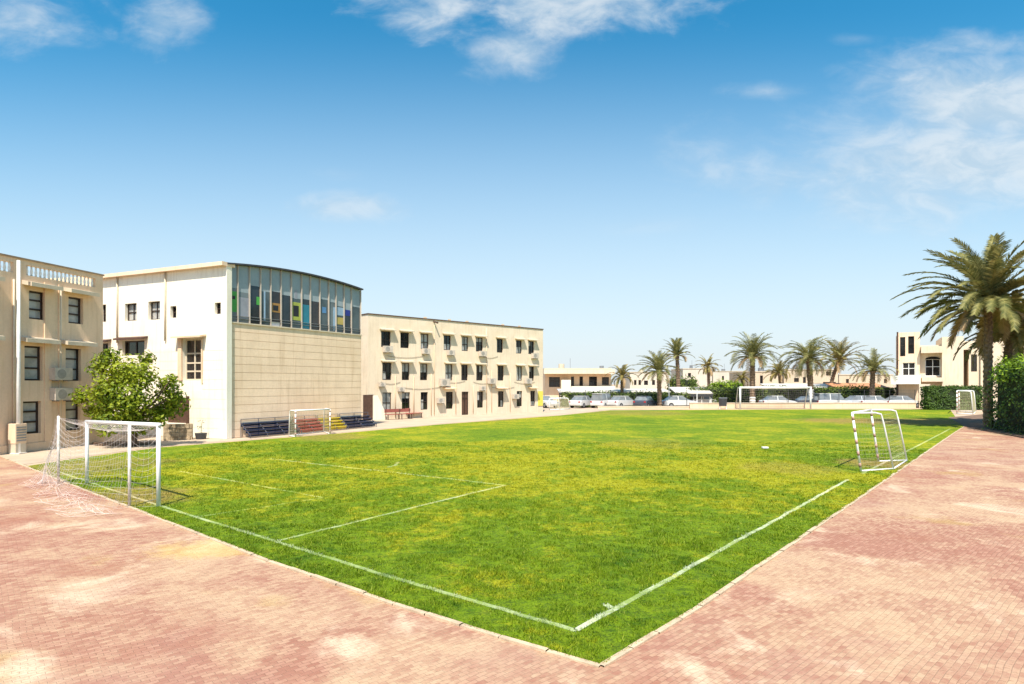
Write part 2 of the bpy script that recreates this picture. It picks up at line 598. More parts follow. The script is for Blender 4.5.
def blade_mat(name, painted=0.0):
    m = bpy.data.materials.new(name)
    m.use_nodes = True
    t = NT(m.node_tree)
    b = t.n['Principled BSDF']
    b.inputs['Roughness'].default_value = 0.6
    b.inputs['Specular IOR Level'].default_value = 0.2
    geo = t.new('ShaderNodeNewGeometry')
    pos = t.new('ShaderNodeTexCoord').outputs['Object']
    c = grass_colour(t, pos)
    r = geo.outputs['Random Per Island']
    c = t.mix(t.ramp(r, 0.0, 0.5, 0.45, 0.0), c, (0.045, 0.10, 0.006))
    c = t.mix(t.ramp(r, 0.70, 1.0, 0.0, 0.6), c, (0.38, 0.40, 0.05))
    if painted:
        c = t.mix(t.ramp(t.math('ADD', r, t.math('MULTIPLY', t.noise(pos, 1.3, 4), 0.8)), 0.45, 0.95, painted * 0.12, painted), c, (0.80, 0.80, 0.70))
    t.l.new(c, b.inputs['Base Color'])
    tr = t.new('ShaderNodeBsdfTranslucent')
    t.l.new(c, tr.inputs['Color'])
    ms = t.new('ShaderNodeMixShader')
    ms.inputs[0].default_value = 0.3
    t.l.new(b.outputs[0], ms.inputs[1])
    t.l.new(tr.outputs[0], ms.inputs[2])
    t.l.new(ms.outputs[0], t.n['Material Output'].inputs[0])
    return m


def line_mat(name, strength):
    m = bpy.data.materials.new(name)
    m.use_nodes = True
    t = NT(m.node_tree)
    b = t.n['Principled BSDF']
    b.inputs['Roughness'].default_value = 0.9
    pos = t.new('ShaderNodeTexCoord').outputs['Object']
    g = grass_colour(t, pos)
    n = t.math('ADD', t.math('MULTIPLY', t.noise(pos, 0.8, 5, 0.7), 0.6), t.math('MULTIPLY', t.noise(pos, 14, 4, 0.7), 0.4))
    f = t.ramp(n, 0.40, 0.62, strength * 0.12, strength * 0.72)
    t.l.new(t.mix(f, g, (0.80, 0.78, 0.66)), b.inputs['Base Color'])
    return m


ground = sheet('ground', [(-1500, -300), (1500, -300), (1500, 4000), (-1500, 4000)], -0.012, ground_mat())

EDGE_L = [gp(*p) for p in ((25, 466.5), (60, 480.5), (129, 507.5), (269.5, 561.5), (394.5, 605), (500, 638), (598, 666))]
EDGE_R = [gp(*p) for p in ((604, 666), (700, 607), (770.5, 559), (848.5, 506), (908, 465), (956, 432), (964, 427))]
FAR = [gp(*p) for p in ((957, 419), (950, 409.4), (800, 409.4), (610, 410.3), (560, 415.5), (440, 424.5), (340, 433.5), (230, 442), (160, 447.5), (70, 459.5))]
LAWN = EDGE_L + EDGE_R + FAR
ext = Vector(EDGE_L[0]) + (Vector(EDGE_L[0]) - Vector(EDGE_L[1])).normalized() * 25
PAVE = [(-70, -25), (-70, ext.y - 8), tuple(ext)] + EDGE_L + EDGE_R + [gp(968, 425), gp(985, 427), gp(1040, 434), (60, 30), (70, -25)]
pave = sheet('pavement', PAVE, 0.0, paving_mat())
lawn = sheet('lawn', LAWN, 0.006, lawn_mat())
M_path = mat('pale_concrete_path', (0.50, 0.39, 0.28), 0.9, 0.2, 0.7, 0.3, 20)
PATHP = [gp(*p) for p in ((-60, 470), (25, 464.2), (70, 458.2), (160, 446.2), (230, 441), (340, 432.5), (440, 423.7), (560, 414.7), (610, 409.6), (640, 407.5), (560, 405.5))]
path = sheet('footpath', PATHP + [(-2, 72), (-24, 52), (-32, 40), (-34, 22)], -0.004, M_path)

M_kerb = mat('kerb_concrete', (0.57, 0.43, 0.285), 0.9, 0.3, 4.0, 0.5, 25)


def strip(mb, pts, w_, z0, z1):
    P = [Vector(p) for p in pts]
    L, R = [], []
    for i, p in enumerate(P):
        a = P[max(i - 1, 0)]
        b = P[min(i + 1, len(P) - 1)]
        d = (b - a).normalized()
        n = Vector((-d.y, d.x))
        L.append(p + n * w_ / 2)
        R.append(p - n * w_ / 2)
    for i in range(len(P) - 1):
        q = [R[i], R[i + 1], L[i + 1], L[i]]
        mb.face([(*v, z1) for v in q])
        if z1 - z0 > 0.01:
            mb.face([(*R[i], z0), (*R[i + 1], z0), (*R[i + 1], z1), (*R[i], z1)])
            mb.face([(*L[i + 1], z0), (*L[i], z0), (*L[i], z1), (*L[i + 1], z1)])
    return mb


def dense(pts, step=0.5):
    out = [Vector(pts[0])]
    for a, b in zip(pts, pts[1:]):
        a, b = Vector(a), Vector(b)
        n = max(1, int((b - a).length / step))
        out += [a + (b - a) * k / n for k in range(1, n + 1)]
    return out


kb = MB()
kr = random.Random(2)
KP = dense([tuple(ext)] + EDGE_L[:-1] + [gp(601, 667)] + EDGE_R[1:], 0.55)
for a_, b_ in zip(KP, KP[1:]):
    d_ = (b_ - a_).normalized()
    n_ = Vector((-d_.y, d_.x)) * kr.uniform(-.007, .007)
    strip(kb, [a_ + d_ * .006 + n_, b_ - d_ * .006 + n_], 0.07, -0.02, 0.026 + kr.uniform(-.007, .007))
tag(kb.build('kerb', M_kerb), kind='structure')

# painted pitch lines
LINES = [([(575, 631), (390.6, 577.5), (273, 541), (168, 508.6), (110, 489.5), (60, 472.5)], 0.08, 0.34),
         ([(575, 631), (640, 596), (700, 562), (733, 543.5), (780, 518), (811, 500.5), (848, 480)], 0.08, 0.72),
         ([(862, 474), (908, 451), (950, 429)], 0.09, 0.35),
         ([(276, 541.6), (343, 525.5), (413, 508), (504.6, 485.7)], 0.08, 0.42),
         ([(504.6, 485.7), (459, 480.2), (392, 472.6), (300.6, 462.5), (270, 459)], 0.085, 0.32),
         ([(181, 471.6), (220, 478.8), (323.5, 498)], 0.08, 0.2),
         ([(198, 517), (260, 508), (323.5, 498)], 0.07, 0.12),
         ([(398, 462.5), (396, 465.5), (388, 467.5)], 0.10, 0.45),
         ([(605, 605.5), (612, 608.5)], 0.09, 1.0)]
LMATS = {}
WLINES = []
for pts_, w_, s_ in LINES:
    P = dense([gp(*p) for p in pts_], 0.25)
    rnd = random.Random(len(P))
    P = [p + Vector((rnd.uniform(-1, 1), rnd.uniform(-1, 1))) * 0.012 for p in P]
    WLINES.append((P, w_, s_))
    if s_ not in LMATS:
        LMATS[s_] = line_mat('chalk_line_%d' % int(s_ * 100), s_)
    tag(strip(MB(), P, w_, 0.0, 0.012).build('pitch_line', LMATS[s_]), kind='structure')


# grass blades, thinning out with distance
def inside(poly, X, Y):
    res = np.zeros(len(X), bool)
    n = len(poly)
    for i in range(n):
        x0, y0 = poly[i]
        x1, y1 = poly[(i + 1) % n]
        c = ((y0 > Y) != (y1 > Y)) & (X < (x1 - x0) * (Y - y0) / (y1 - y0 + 1e-12) + x0)
        res ^= c
    return res


def near_lines(X, Y):
    best = np.full(len(X), 0.0)
    for P, w_, s_ in WLINES:
        if s_ < 0.3:
            continue
        A = np.array([[p.x, p.y] for p in P[::2]] + [[P[-1].x, P[-1].y]])
        for (ax, ay), (bx, by) in zip(A, A[1:]):
            if min(ay, by) > 30:
                continue
            dx, dy = bx - ax, by - ay
            L2 = dx * dx + dy * dy + 1e-9
            tt = np.clip(((X - ax) * dx + (Y - ay) * dy) / L2, 0, 1)
            d = np.hypot(X - ax - tt * dx, Y - ay - tt * dy)
            best = np.maximum(best, np.where(d < w_ * 0.62, s_, 0))
    return best


def blades(name, X, Y, rng, hmin, hmax, material, kind):
    n = len(X)
    a = rng.uniform(0, 2 * np.pi, n)
    h = rng.uniform(hmin, hmax, n) * (0.55 + 0.9 * (0.6 * clump(X, Y, 0.22, 1) + 0.4 * clump(X, Y, 0.09, 2))) * (1.0 + 0.30 * np.sin(X * 2.1 + 1.7 * np.sin(Y * 1.3)) * np.sin(Y * 2.7 + X))
    wd = rng.uniform(0.004, 0.008, n) * np.clip(Y / 8.0, 1, 3.5)
    la = rng.uniform(0, 2 * np.pi, n)
    ll = h * rng.uniform(0.1, 0.9, n)
    ca, sa = np.cos(a) * wd, np.sin(a) * wd
    v = np.zeros((n, 3, 3), np.float32)
    v[:, 0] = np.stack([X - ca, Y - sa, np.full(n, 0.004)], 1)
    v[:, 1] = np.stack([X + ca, Y + sa, np.full(n, 0.004)], 1)
    v[:, 2] = np.stack([X + np.cos(la) * ll, Y + np.sin(la) * ll, h], 1)
    me = bpy.data.meshes.new(name)
    me.vertices.add(n * 3)
    me.vertices.foreach_set('co', v.reshape(-1))
    me.loops.add(n * 3)
    me.loops.foreach_set('vertex_index', np.arange(n * 3, dtype=np.int32))
    me.polygons.add(n)
    me.polygons.foreach_set('loop_start', np.arange(0, n * 3, 3, dtype=np.int32))
    me.update(calc_edges=True)
    o = bpy.data.objects.new(name, me)
    me.materials.append(material)
    col.objects.link(o)
    o['kind'] = kind
    return o


rng = np.random.default_rng(7)
N = 2600000
gx = rng.uniform(-14, 18, N)
gy = rng.uniform(5.8, 30, N)
acc = rng.uniform(0, 1, N) < np.clip((9.5 / gy) ** 2.2, 0, 1) * 0.8
vis = np.abs(gx) < gy * 0.92 + 1.0
gx, gy = gx[acc & vis], gy[acc & vis]
def clump(X, Y, cell, seed):
    g = np.random.default_rng(seed).uniform(0, 1, (256, 256))
    u, v = X / cell, Y / cell
    i, j = np.floor(u).astype(int), np.floor(v).astype(int)
    a, b = u - i, v - j
    a, b = a * a * (3 - 2 * a), b * b * (3 - 2 * b)
    g0 = lambda p, q: g[p % 256, q % 256]
    return (g0(i, j) * (1 - a) + g0(i + 1, j) * a) * (1 - b) + (g0(i, j + 1) * (1 - a) + g0(i + 1, j + 1) * a) * b


tuft = 0.55 * clump(gx, gy, 0.22, 1) + 0.45 * clump(gx, gy, 0.09, 2)
thin = rng.uniform(0, 1, len(gx)) < np.clip((tuft - 0.28) * 3.2, 0.12, 1)
gx, gy = gx[thin], gy[thin]
ins = inside(LAWN, gx, gy)
gx, gy = gx[ins], gy[ins]
for (dx_, dy_, dr_, ds_) in DRY:            # thin, trodden grass in the goal mouths
    worn = (np.hypot(gx - dx_, gy - dy_) < dr_ * 0.8) & (rng.uniform(0, 1, len(gx)) < ds_ * 0.75)
    gx, gy = gx[~worn], gy[~worn]
fr = [p for e in (EDGE_L, EDGE_R) for p in dense(e, 0.006) if p.y < 24]
fo = rng.normal(0, 0.028, len(fr))
keep = rng.uniform(0, 1, len(fr)) < 0.75
gx = np.concatenate([gx, np.array([p.x for p in fr])[keep] + fo[keep] * 0.4])
gy = np.concatenate([gy, (np.array([p.y for p in fr]) + 0.035 + np.abs(fo))[keep] - 0.02])
on = near_lines(gx, gy)
off_, weak, strong = on == 0, (on > 0) & (on < 0.6), on >= 0.6
tag(blades('grass', gx[off_], gy[off_], rng, 0.02, 0.05, blade_mat('grass_blade'), 'stuff'), 'short clipped green and yellow grass of the pitch', 'grass')
tag(blades('painted_grass', gx[strong], gy[strong], rng, 0.015, 0.036, blade_mat('painted_blade', 0.62), 'stuff'), 'grass blades whitened along the bright right touchline', 'grass')
tag(blades('painted_grass', gx[weak], gy[weak], rng, 0.018, 0.044, blade_mat('faintly_painted_blade', 0.32), 'stuff'), 'grass blades faintly whitened along the worn pitch lines', 'grass')


# ------------------------------------------------------------------ building parts
def window(parent, a, b, c, d, T=ident, y=0.12, glass=None, framemat=None, bars=(0.5,), mull=True, fw=0.055, name='window'):
    """pane part with frame sub-part in an opening a..b, c..d"""
    m = MB(T)
    m.box(a + 0.004, b - 0.004, y, y + 0.03, c + 0.004, d - 0.004)
    o = m.build(name, glass or M_glass, parent)
    f = MB(T)
    y0, y1 = y - 0.05, y - 0.003
    f.box(a + .002, a + fw, y0, y1, c + .002, d - .002)
    f.box(b - fw, b - .002, y0, y1, c + .002, d - .002)
    f.box(a + fw, b - fw, y0 + .002, y1, c + .002, c + fw)
    f.box(a + fw, b - fw, y0 + .002, y1, d - fw, d - .002)
    for k in bars:
        z = c + (d - c) * k
        f.box(a + fw, b - fw, y0 + .004, y1, z - fw / 2, z + fw / 2)
    if mull:
        u = (a + b) / 2
        f.box(u - fw / 2, u + fw / 2, y0 + .008, y1 - .002, c + fw, d - fw)
    f.build('window_frame', framemat or M_frame, o)
    return o


def awning(parent, a, b, z, dep=0.5, th=0.12, T=ident, material=None):
    m = MB(T)
    # slab sloping slightly to the front
    i = [(a, 0.02, z + 0.10), (b, 0.02, z + 0.10), (b, -dep, z), (a, -dep, z)]
    j = [(p[0], p[1], p[2] + th) for p in i]
    m.face(i[::-1])
    m.face(j)
    for k in range(4):
        l = (k + 1) % 4
        m.face([i[k], i[l], j[l], j[k]])
    return m.build('awning', material or M_awn, parent)


def aircon(parent, u, z, T=ident, w_=0.8, h=0.55, dep=0.32):
    m = MB(T)
    m.box(u - w_ / 2, u + w_ / 2, -dep - 0.06, -0.06, z - h / 2, z + h / 2)
    o = m.build('air_conditioner', M_ac, parent)
    g = MB(T)
    n = 14
    r = h * 0.40
    ring = [(u - w_ * 0.12 + r * math.cos(2 * math.pi * k / n), z + r * math.sin(2 * math.pi * k / n)) for k in range(n)]
    g.face([(p[0], -dep - 0.066, p[1]) for p in ring])
    for k in range(n):
        p, q = ring[k], ring[(k + 1) % n]
        g.face([(p[0], -dep - 0.066, p[1]), (q[0], -dep - 0.066, q[1]), (q[0], -dep - 0.06, q[1]), (p[0], -dep - 0.06, p[1])])
    g.build('fan_grille', M_acg, o)
    for s in (-0.3, 0.3):
        b = MB(T)
        b.box(u + w_ * s - .02, u + w_ * s + .02, -dep - 0.05, 0.0, z - h / 2 - 0.05, z - h / 2)
        b.build('bracket', M_metal, o)
    return o


def pipe(parent, u, z0, z1, T=ident, r=0.035, material=None, name='pipe'):
    m = MB(T)
    m.tube([(u, -r - 0.01, z0), (u, -r - 0.01, z1)], r, 6)
    return m.build(name, material or M_awn, parent, smooth=True)


# ---------- far-left classroom block (tan, in shade)
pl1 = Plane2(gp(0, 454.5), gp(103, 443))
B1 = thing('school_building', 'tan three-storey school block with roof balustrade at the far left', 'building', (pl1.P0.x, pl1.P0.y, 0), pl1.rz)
L1 = pl1.len
W1 = []
rows = {'top': [(29.0, 45.4, 290, 317), (68.5, 83.0, 297, 322)], 'mid': [(24.5, 42.6, 345, 379.5), (65.0, 81.0, 347.5, 380)],
        'low': [(23.0, 41.0, 401, 436), (64.0, 80.5, 400, 432)]}
for k, (z0, z1) in (('top', (5.72, 6.95)), ('mid', (3.05, 4.55)), ('low', (0.75, 2.15))):
    for (a, b, c, d) in rows[k]:
        ua, _ = pl1.uz(a, 400)
        ub, _ = pl1.uz(b, 400)
        W1.append((ua, ub, z0, z1))
    for q in (-0.95, -3.2, -5.4):
        W1.append((q - 0.55, q + 0.35, z0, z1))
H1 = 8.21
ZB = 7.50
# parapet openings for the balustrade
ub0, _ = pl1.uz(26.5, 270)
ub1, _ = pl1.uz(95.5, 275)
BAL = [(ub0, ub1, ZB + 0.08, H1 - 0.20), (-5.5, pl1.uz(13.5, 270)[0], ZB + 0.08, H1 - 0.20)]
m = MB()
m.holed(-8, L1, 0, ZB, W1, 0, 0.22)
m.holed(-8, L1, ZB, H1, BAL, 0, 0.2)
m.face([(L1, 0, 0), (L1, 9, 0), (L1, 9, H1), (L1, 0, H1)])
m.face([(-8, 9, 0), (-8, 0, 0), (-8, 0, H1), (-8, 9, H1)])
m.face([(L1, 9, 0), (-8, 9, 0), (-8, 9, ZB), (L1, 9, ZB)])
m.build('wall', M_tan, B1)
m = MB()
m.face([(-8, 0.2, ZB - .01), (L1, 0.2, ZB - .01), (L1, 9, ZB - .01), (-8, 9, ZB - .01)])
m.build('roof', M_awn, B1)
m = MB()
m.box(-8.04, L1 + 0.04, -0.05, 0.24, H1, H1 + 0.07)
m.build('coping', M_brownstone, B1)
for (a, b, c, d) in BAL:
    m = MB()
    n = int((b - a) / 0.19)
    for k in range(n):
        u = a + (k + 0.5) * (b - a) / n
        zz = [c, c + .1, (c + d) / 2 - .05, (c + d) / 2 + .1, d]
        m.tube([(u, 0.10, z) for z in zz], [0.045, 0.04, 0.058, 0.035, 0.045], 8)
    m.build('balustrade', M_whitepaint, B1, smooth=True)
for i, (a, b, c, d) in enumerate(W1):
    window(B1, a, b, c, d, y=0.2, glass=M_blind if i % 3 != 1 else M_blind, bars=(0.36, 0.68), mull=False, fw=0.075)
    if c > 2.5:
        awning(B1, a - 0.30, b + 0.42, d + 0.12, 0.5, 0.17)
m = MB()
for px in (47.5, 61.5):
    u = pl1.uz(px, 400)[0]
    m.box(u - 0.16, u + 0.16, -0.05, 0.0, 0, ZB - 0.1)
m.build('pilaster', M_tan, B1)
m = MB()
m.box(-8, L1, -0.06, 0.0, 0.0, 0.35)
m.build('plinth', M_tan, B1)
for (px, py) in ((57.0, 374), (57.5, 394)):
    u, z = pl1.uz(px, py)
    aircon(B1, u, z, w_=0.85, h=0.55)
pipe(B1, pl1.uz(60, 400)[0], 0.4, 7.3)
pipe(B1, pl1.uz(13, 400)[0], 0.4, 7.3)
# ground-floor unit on its plinth beside the first window
u, z = pl1.uz(11.5, 433)
t = thing('cooling_unit', 'grey boxy cooling unit on the ground beside the white pole', 'cooling unit', (*(pl1.P0 + pl1.d * u - pl1.n * 0.3), 0), pl1.rz)
m = MB(); m.box(-0.24, 0.24, -0.2, 0.2, 0.42, 1.25); m.build('casing', M_tan, t, bevel=0.02)
m = MB(); m.box(-0.22, 0.22, -0.18, 0.18, 0.0, 0.42); m.build('base', M_awn, t)
m = MB()
for k in range(6):
    m.box(-0.2, 0.2, -0.218, -0.202, 0.52 + k * 0.11, 0.57 + k * 0.11)
m.build('louvre', M_metal, t)

# tall white pole
x, y = gp(18.5, 453.6)
t = thing('white_pole', 'tall white pole standing on the path before the tan block', 'pole', (x, y, 0))
m = MB(); m.tube([(0, 0, 0.03), (0, 0, 4.0), (0, 0, 8.05)], [0.075, 0.07, 0.06], 12); m.build('shaft', M_whitepaint, t, smooth=True)
m = MB(); m.box(-0.2, 0.2, -0.2, 0.2, 0, 0.04); m.build('base_plate', M_oldwhite, t)

# ---------- sports hall (white, glazed top)
O2 = Vector(gp(226.5, 439))
d2 = Vector((0.494, 0.870)).normalized()
pl2 = Plane2(O2, O2 + d2, off=0.12)
B2 = thing('sports_hall', 'white sports hall with ribbed beige side and curved glazed top storey', 'building', (O2.x, O2.y, 0), pl2.rz)
LEN2 = pl2.uz(361.3, 400)[0]
ZG = 6.17
H2 = 9.22
RISE = 0.31


def top2(u):
    k = u / LEN2
    return H2 + RISE * 4 * k * (1 - k)


# left wall direction, expressed in the hall's own frame
wl = Vector((-0.918, 0.395))
lx, ly = wl.dot(d2), wl.dot(Vector((-d2.y, d2.x)))
nl = Vector((-ly, lx))                     # to be made inward (towards +x)
if nl.x < 0:
    nl = -nl


def TL(p):   # (along left wall, inward, up)
    return (lx * p[0] + nl.x * p[1], ly * p[0] + nl.y * p[1], p[2])


pl2l = Plane2(O2 + wl * 0, O2 + wl)


def uzl(px, py):
    return pl2l.uz(px, py)


WL = []


def rectl(x0, x1, y0, y1):
    a, z1 = uzl(x1, y0)
    b, _ = uzl(x0, y0)
    _, z0 = uzl((x0 + x1) / 2, y1)
    return (a, b, z0, z1)


def zr(x0, x1, y0, y1):
    """zoom-3 crop coordinates of the reference to photo coordinates"""
    return (100 + x0 / 3.42, 100 + x1 / 3.42, 250 + y0 / 3.42, 250 + y1 / 3.42)


small = [rectl(*zr(*q)) for q in ((85, 125, 181, 242), (165, 205, 174, 238), (240, 261, 191, 232), (392, 413, 179, 219), (2, 20, 186, 246))]
second = [rectl(*zr(*q)) for q in ((76, 152, 308, 360), (-10, 28, 318, 366))]
big = rectl(*zr(284, 348, 302, 446))
doorh = rectl(*zr(224, 300, 506, 592))
holes = small + second + [big, doorh]
LL2 = 13.5
m = MB(TL)
m.holed(0, LL2, 0, H2 - 0.1, holes, 0, 0.25)
m.face([(0, 0, 0), (0, 0.3, 0), (0, 0.3, H2 - .1), (0, 0, H2 - .1)])
# far walls
m2 = MB()
Q = TL((LL2, 0, 0))
m2.face([(LEN2, 0.12, 0), (LEN2, Q[1], 0), (LEN2, Q[1], H2), (LEN2, 0.12, H2)])
m2.face([(LEN2, Q[1], 0), (Q[0], Q[1], 0), (Q[0], Q[1], H2), (LEN2, Q[1], H2)])
m.v += [], 
m.v = [v for v in m.v if v]
k = len(m.v)
m.v += m2.v
m.f += [tuple(i + k for i in f) for f in m2.f]
m.build('wall', M_white, B2)
# shallow horizontal joints of the lower left wall are real courses, 1.5 cm proud
m = MB(TL)
zc = 0.0
while zc < 4.9:
    zt = min(zc + 0.50, 4.95)
    segs = [(0.0, LL2)]
    for h in holes:
        if h[2] < zt and h[3] > zc:
            ns = []
            for (a, b) in segs:
                if h[1] <= a or h[0] >= b:
                    ns.append((a, b))
                else:
                    if h[0] > a:
                        ns.append((a, h[0] - 0.02))
                    if h[1] < b:
                        ns.append((h[1] + 0.02, b))
            segs = ns
    for (a, b) in segs:
        m.box(a, b, -0.009, 0.001, zc + 0.009, zt)
    zc += 0.52
m.build('cladding', M_white, B2)
for (a, b, c, d) in small:
    window(B2, a, b, c, d, TL, 0.22, M_blind if b - a > 0.8 else M_glass, bars=(0.5,), mull=b - a > 0.8, fw=0.06)
for (a, b, c, d) in second:
    window(B2, a, b, c, d, TL, 0.22, M_glass, bars=(), fw=0.08)
    awning(B2, a - 0.3, b + 0.3, d + 0.03, 0.35, 0.10, TL, M_brown)
window(B2, *big, TL, 0.2, M_glass, framemat=M_awn, bars=(0.22, 0.42, 0.65), fw=0.085)
awning(B2, big[0] - 0.35, big[1] + 0.45, big[3] + 0.03, 0.42, 0.09, TL, M_tan)
m = MB(TL)
m.box(big[1] + 0.01, big[1] + 0.30, -0.10, 0.0, big[2], big[3])
m.build('window_surround', M_tan, B2)
m = MB(TL)
m.box(big[0] - 0.10, big[0] - 0.01, -0.06, 0.0, big[2] - 0.15, big[3])
m.build('window_surround', M_tan, B2)
for px in (118, 166):
    pipe(B2, uzl(px, 300)[0], 5.3, H2 - 0.1, TL, 0.05, M_awn)
m = MB(TL)
m.box(doorh[0] + .01, doorh[1] - .01, 0.16, 0.22, doorh[2], doorh[3] - .02)
dr = m.build('door', M_brown, B2)
m = MB(TL)
m.box(doorh[0] - 0.14, doorh[0] - .005, -0.12, 0.02, 0.0, doorh[3] + 0.1)
m.build('door_post', M_brown, B2)
# roof: curved deck with a projecting beige edge on the left
n = 16
m = MB()
us = [LEN2 * k / n for k in range(n + 1)]
for a, b in zip(us, us[1:]):
    m.face([(a, 0.0, top2(a) + .02), (b, 0.0, top2(b) + .02), (b, Q[1], top2(b) + .02), (a + (0 if a else Q[0]), Q[1], top2(a) + .02)])
    for (y0, y1, z0, z1) in ((-0.08, 0.17, 0.0, 0.085),):
        i = [(a, y0, top2(a) + z0), (b, y0, top2(b) + z0), (b, y0, top2(b) + z1), (a, y0, top2(a) + z1)]
        m.face(i)
        m.face([(a, y0, top2(a) + z1), (b, y0, top2(b) + z1), (b, y1, top2(b) + z1), (a, y1, top2(a) + z1)])
        m.face([(a, y1, top2(a) + z0), (b, y1, top2(b) + z0), (b, y0, top2(b) + z0), (a, y0, top2(a) + z0)])
m.build('roof', M_darktrim, B2)
m = MB(TL)
m.box(-0.06, LL2, -0.32, 0.5, H2 - 0.1, H2 + 0.10)
m.build('roof_edge', M_stone, B2)
m = MB(TL)
m.box(-0.03, 0.05, -0.01, 0.32, 0.0, H2 - 0.1)
m.build('corner_fin', M_white, B2)
# ribbed beige front
m = MB()
zc = 0.0
ZT = ZG - 0.02
nC = 14
hC = ZT / nC
for k in range(nC):
    z0, z1 = k * hC, (k + 1) * hC
    m.box(0.06, LEN2, 0.12, 0.32, z0 + 0.022, z1)
    m.box(0.06, LEN2, 0.15, 0.32, z0, z0 + 0.022)
m.build('front_wall', M_stone, B2)
m = MB()
m.box(0.06, LEN2 + .02, 0.06, 0.32, ZG - 0.015, ZG + 0.06)
m.build('sill', M_awn, B2)
# glazing
panels = [(50, 120), (130, 200), (210, 275), (285, 350), (355, 415), (425, 485), (495, 555), (565, 615), (625, 680), (690, 740), (750, 790), (800, 850), (855, 900), (905, 950)]
EDG = [pl2.uz(220 + (a - 3) / 6.827, 300)[0] for a, b in panels] + [LEN2]
EDG[0] = 0.07
tint = [mat('hall_glass_%d' % k, c, 0.08, 0.45, 1.2, spec=0.5) for k, c in enumerate(((0.085, 0.105, 0.11), (0.035, 0.038, 0.042), (0.16, 0.18, 0.185), (0.05, 0.036, 0.03)))]
sel = [2, 2, 1, 0, 3, 1, 0, 1, 3, 0, 2, 0, 1, 0]
split = [0.62, 0.55, 0.68, 0.60, 0.62, 0.58, 0.55, 0.56, 0.55, 0.62, 0.60, 0.55, 0.50, 0.62]
SC = {k: mat('sticker_' + k, c, 0.4, 0.15, 3) for k, c in dict(green=(0.07, 0.34, 0.06), lilac=(0.27, 0.28, 0.32), orange=(0.36, 0.19, 0.05), lime=(0.36, 0.40, 0.07),
      teal=(0.03, 0.20, 0.28), blue=(0.10, 0.24, 0.45), sky=(0.30, 0.42, 0.55), yellow=(0.48, 0.36, 0.10), navy=(0.02, 0.035, 0.24), black=(0.02, 0.02, 0.02), white=(0.6, 0.6, 0.62)).items()}
# coloured sheets stuck inside the panes: panel, from/to across, from/to up
STK = [(0, 'green', 0.05, 0.95, 0.20, 0.56), (0, 'black', 0.52, 0.80, 0.42, 0.48), (1, 'lilac', 0.1, 0.95, 0.10, 0.46), (2, 'green', 0.66, 0.98, 0.36, 0.50),
       (3, 'sky', 0.35, 0.50, 0.1, 0.6), (4, 'orange', 0.1, 0.95, 0.26, 0.42), (4, 'black', 0.25, 0.75, 0.29, 0.38), (4, 'white', 0.05, 0.9, 0.02, 0.09),
       (6, 'lime', 0.05, 0.95, 0.16, 0.48), (6, 'black', 0.22, 0.74, 0.23, 0.42), (6, 'lilac', 0.35, 0.62, 0.54, 0.70), (7, 'teal', 0.1, 0.9, 0.03, 0.46),
       (9, 'blue', 0.3, 0.75, 0.36, 0.47), (10, 'sky', 0.65, 0.95, 0.05, 0.5), (11, 'yellow', 0.05, 0.92, 0.18, 0.32), (11, 'sky', 0.05, 0.95, 0.36, 0.52),
       (12, 'navy', 0.15, 0.85, 0.38, 0.50)]
for i in range(14):
    a, b = EDG[i], EDG[i + 1]
    za, zb = top2(a), top2(b)
    m = MB()
    y0 = 0.22
    zs = ZG + (min(za, zb) - ZG) * split[i]
    m.face([(a, y0, ZG), (b, y0, ZG), (b, y0, zs), (a, y0, zs)])
    p = m.build('glass_panel', tint[sel[i]], B2)
    m = MB()
    m.face([(a, y0 - .001, zs), (b, y0 - .001, zs), (b, y0 - .001, zb), (a, y0 - .001, za)])
    m.build('frosted_pane', M_pale, p)
    h = za - ZG
    for (j, c, ua, ub, ka, kb_) in STK:
        if j == i:
            m = MB()
            dy = 0.012 if c == 'black' else 0.004
            m.box(a + (b - a) * ua, a + (b - a) * ub, y0 - dy - .006, y0 - dy, ZG + h * ka, ZG + h * kb_)
            m.build('coloured_sheet', SC[c], p)
    m = MB()
    for k in (0.085, 0.13):
        m.box(a, b, y0 - .06, y0 - .02, ZG + h * k, ZG + h * k + .02)
    m.build('inner_rail', M_metal, p)
m = MB()
for i in range(15):
    u = EDG[i]
    m.box(max(u - 0.03, 0.06), u + 0.03, 0.14, 0.24, ZG + .05, top2(max(min(u, LEN2), 0)) - .01)
m.build('mullion', M_mullion, B2)

# ---------- cream classroom block with window awnings
P3a, P3b = Vector(gp(368, 420)), Vector(gp(543, 412))
pl3 = Plane2(P3a, P3b)
B3 = thing('classroom_block', 'cream three-storey classroom block with rows of dark awning windows', 'building', (P3a.x, P3a.y, 0), pl3.rz)
L3 = pl3.len
H3a = 8.30


def z4(x, y):
    return pl3.uz(350 + x / 4.876, 300 + y / 4.876)


R1 = [(152, 198), (246, 288), (345, 383), (457, 492), (545, 577), (614, 648), (716, 746), (810, 838), (870, 898)]
R2 = [(158, 202), (253, 290), (342, 378), (465, 500), (543, 575), (616, 648), (720, 750), (812, 840), (873, 898)]
R3 = [(158, 202), (253, 293), (345, 380), (468, 502), (545, 578), (620, 650), (722, 750), (813, 840), (880, 903)]
zt1, zb1 = z4(178, 152)[1], z4(178, 230)[1]
zt2, zb2 = z4(180, 305)[1], z4(180, 390)[1]
zt3, zb3 = z4(275, 450)[1], z4(275, 538)[1]
W3 = []
for R, zt, zb in ((R1, zt1, zb1), (R2, zt2, zb2), (R3, zt3, zb3)):
    for i, (a, b) in enumerate(R):
        ua, ub = z4(a, 400)[0], z4(b, 400)[0]
        lo = zb
        if R is R3 and i == 4:
            lo = 0.06
        W3.append((ua, ub, lo, zt, R is R3, i))
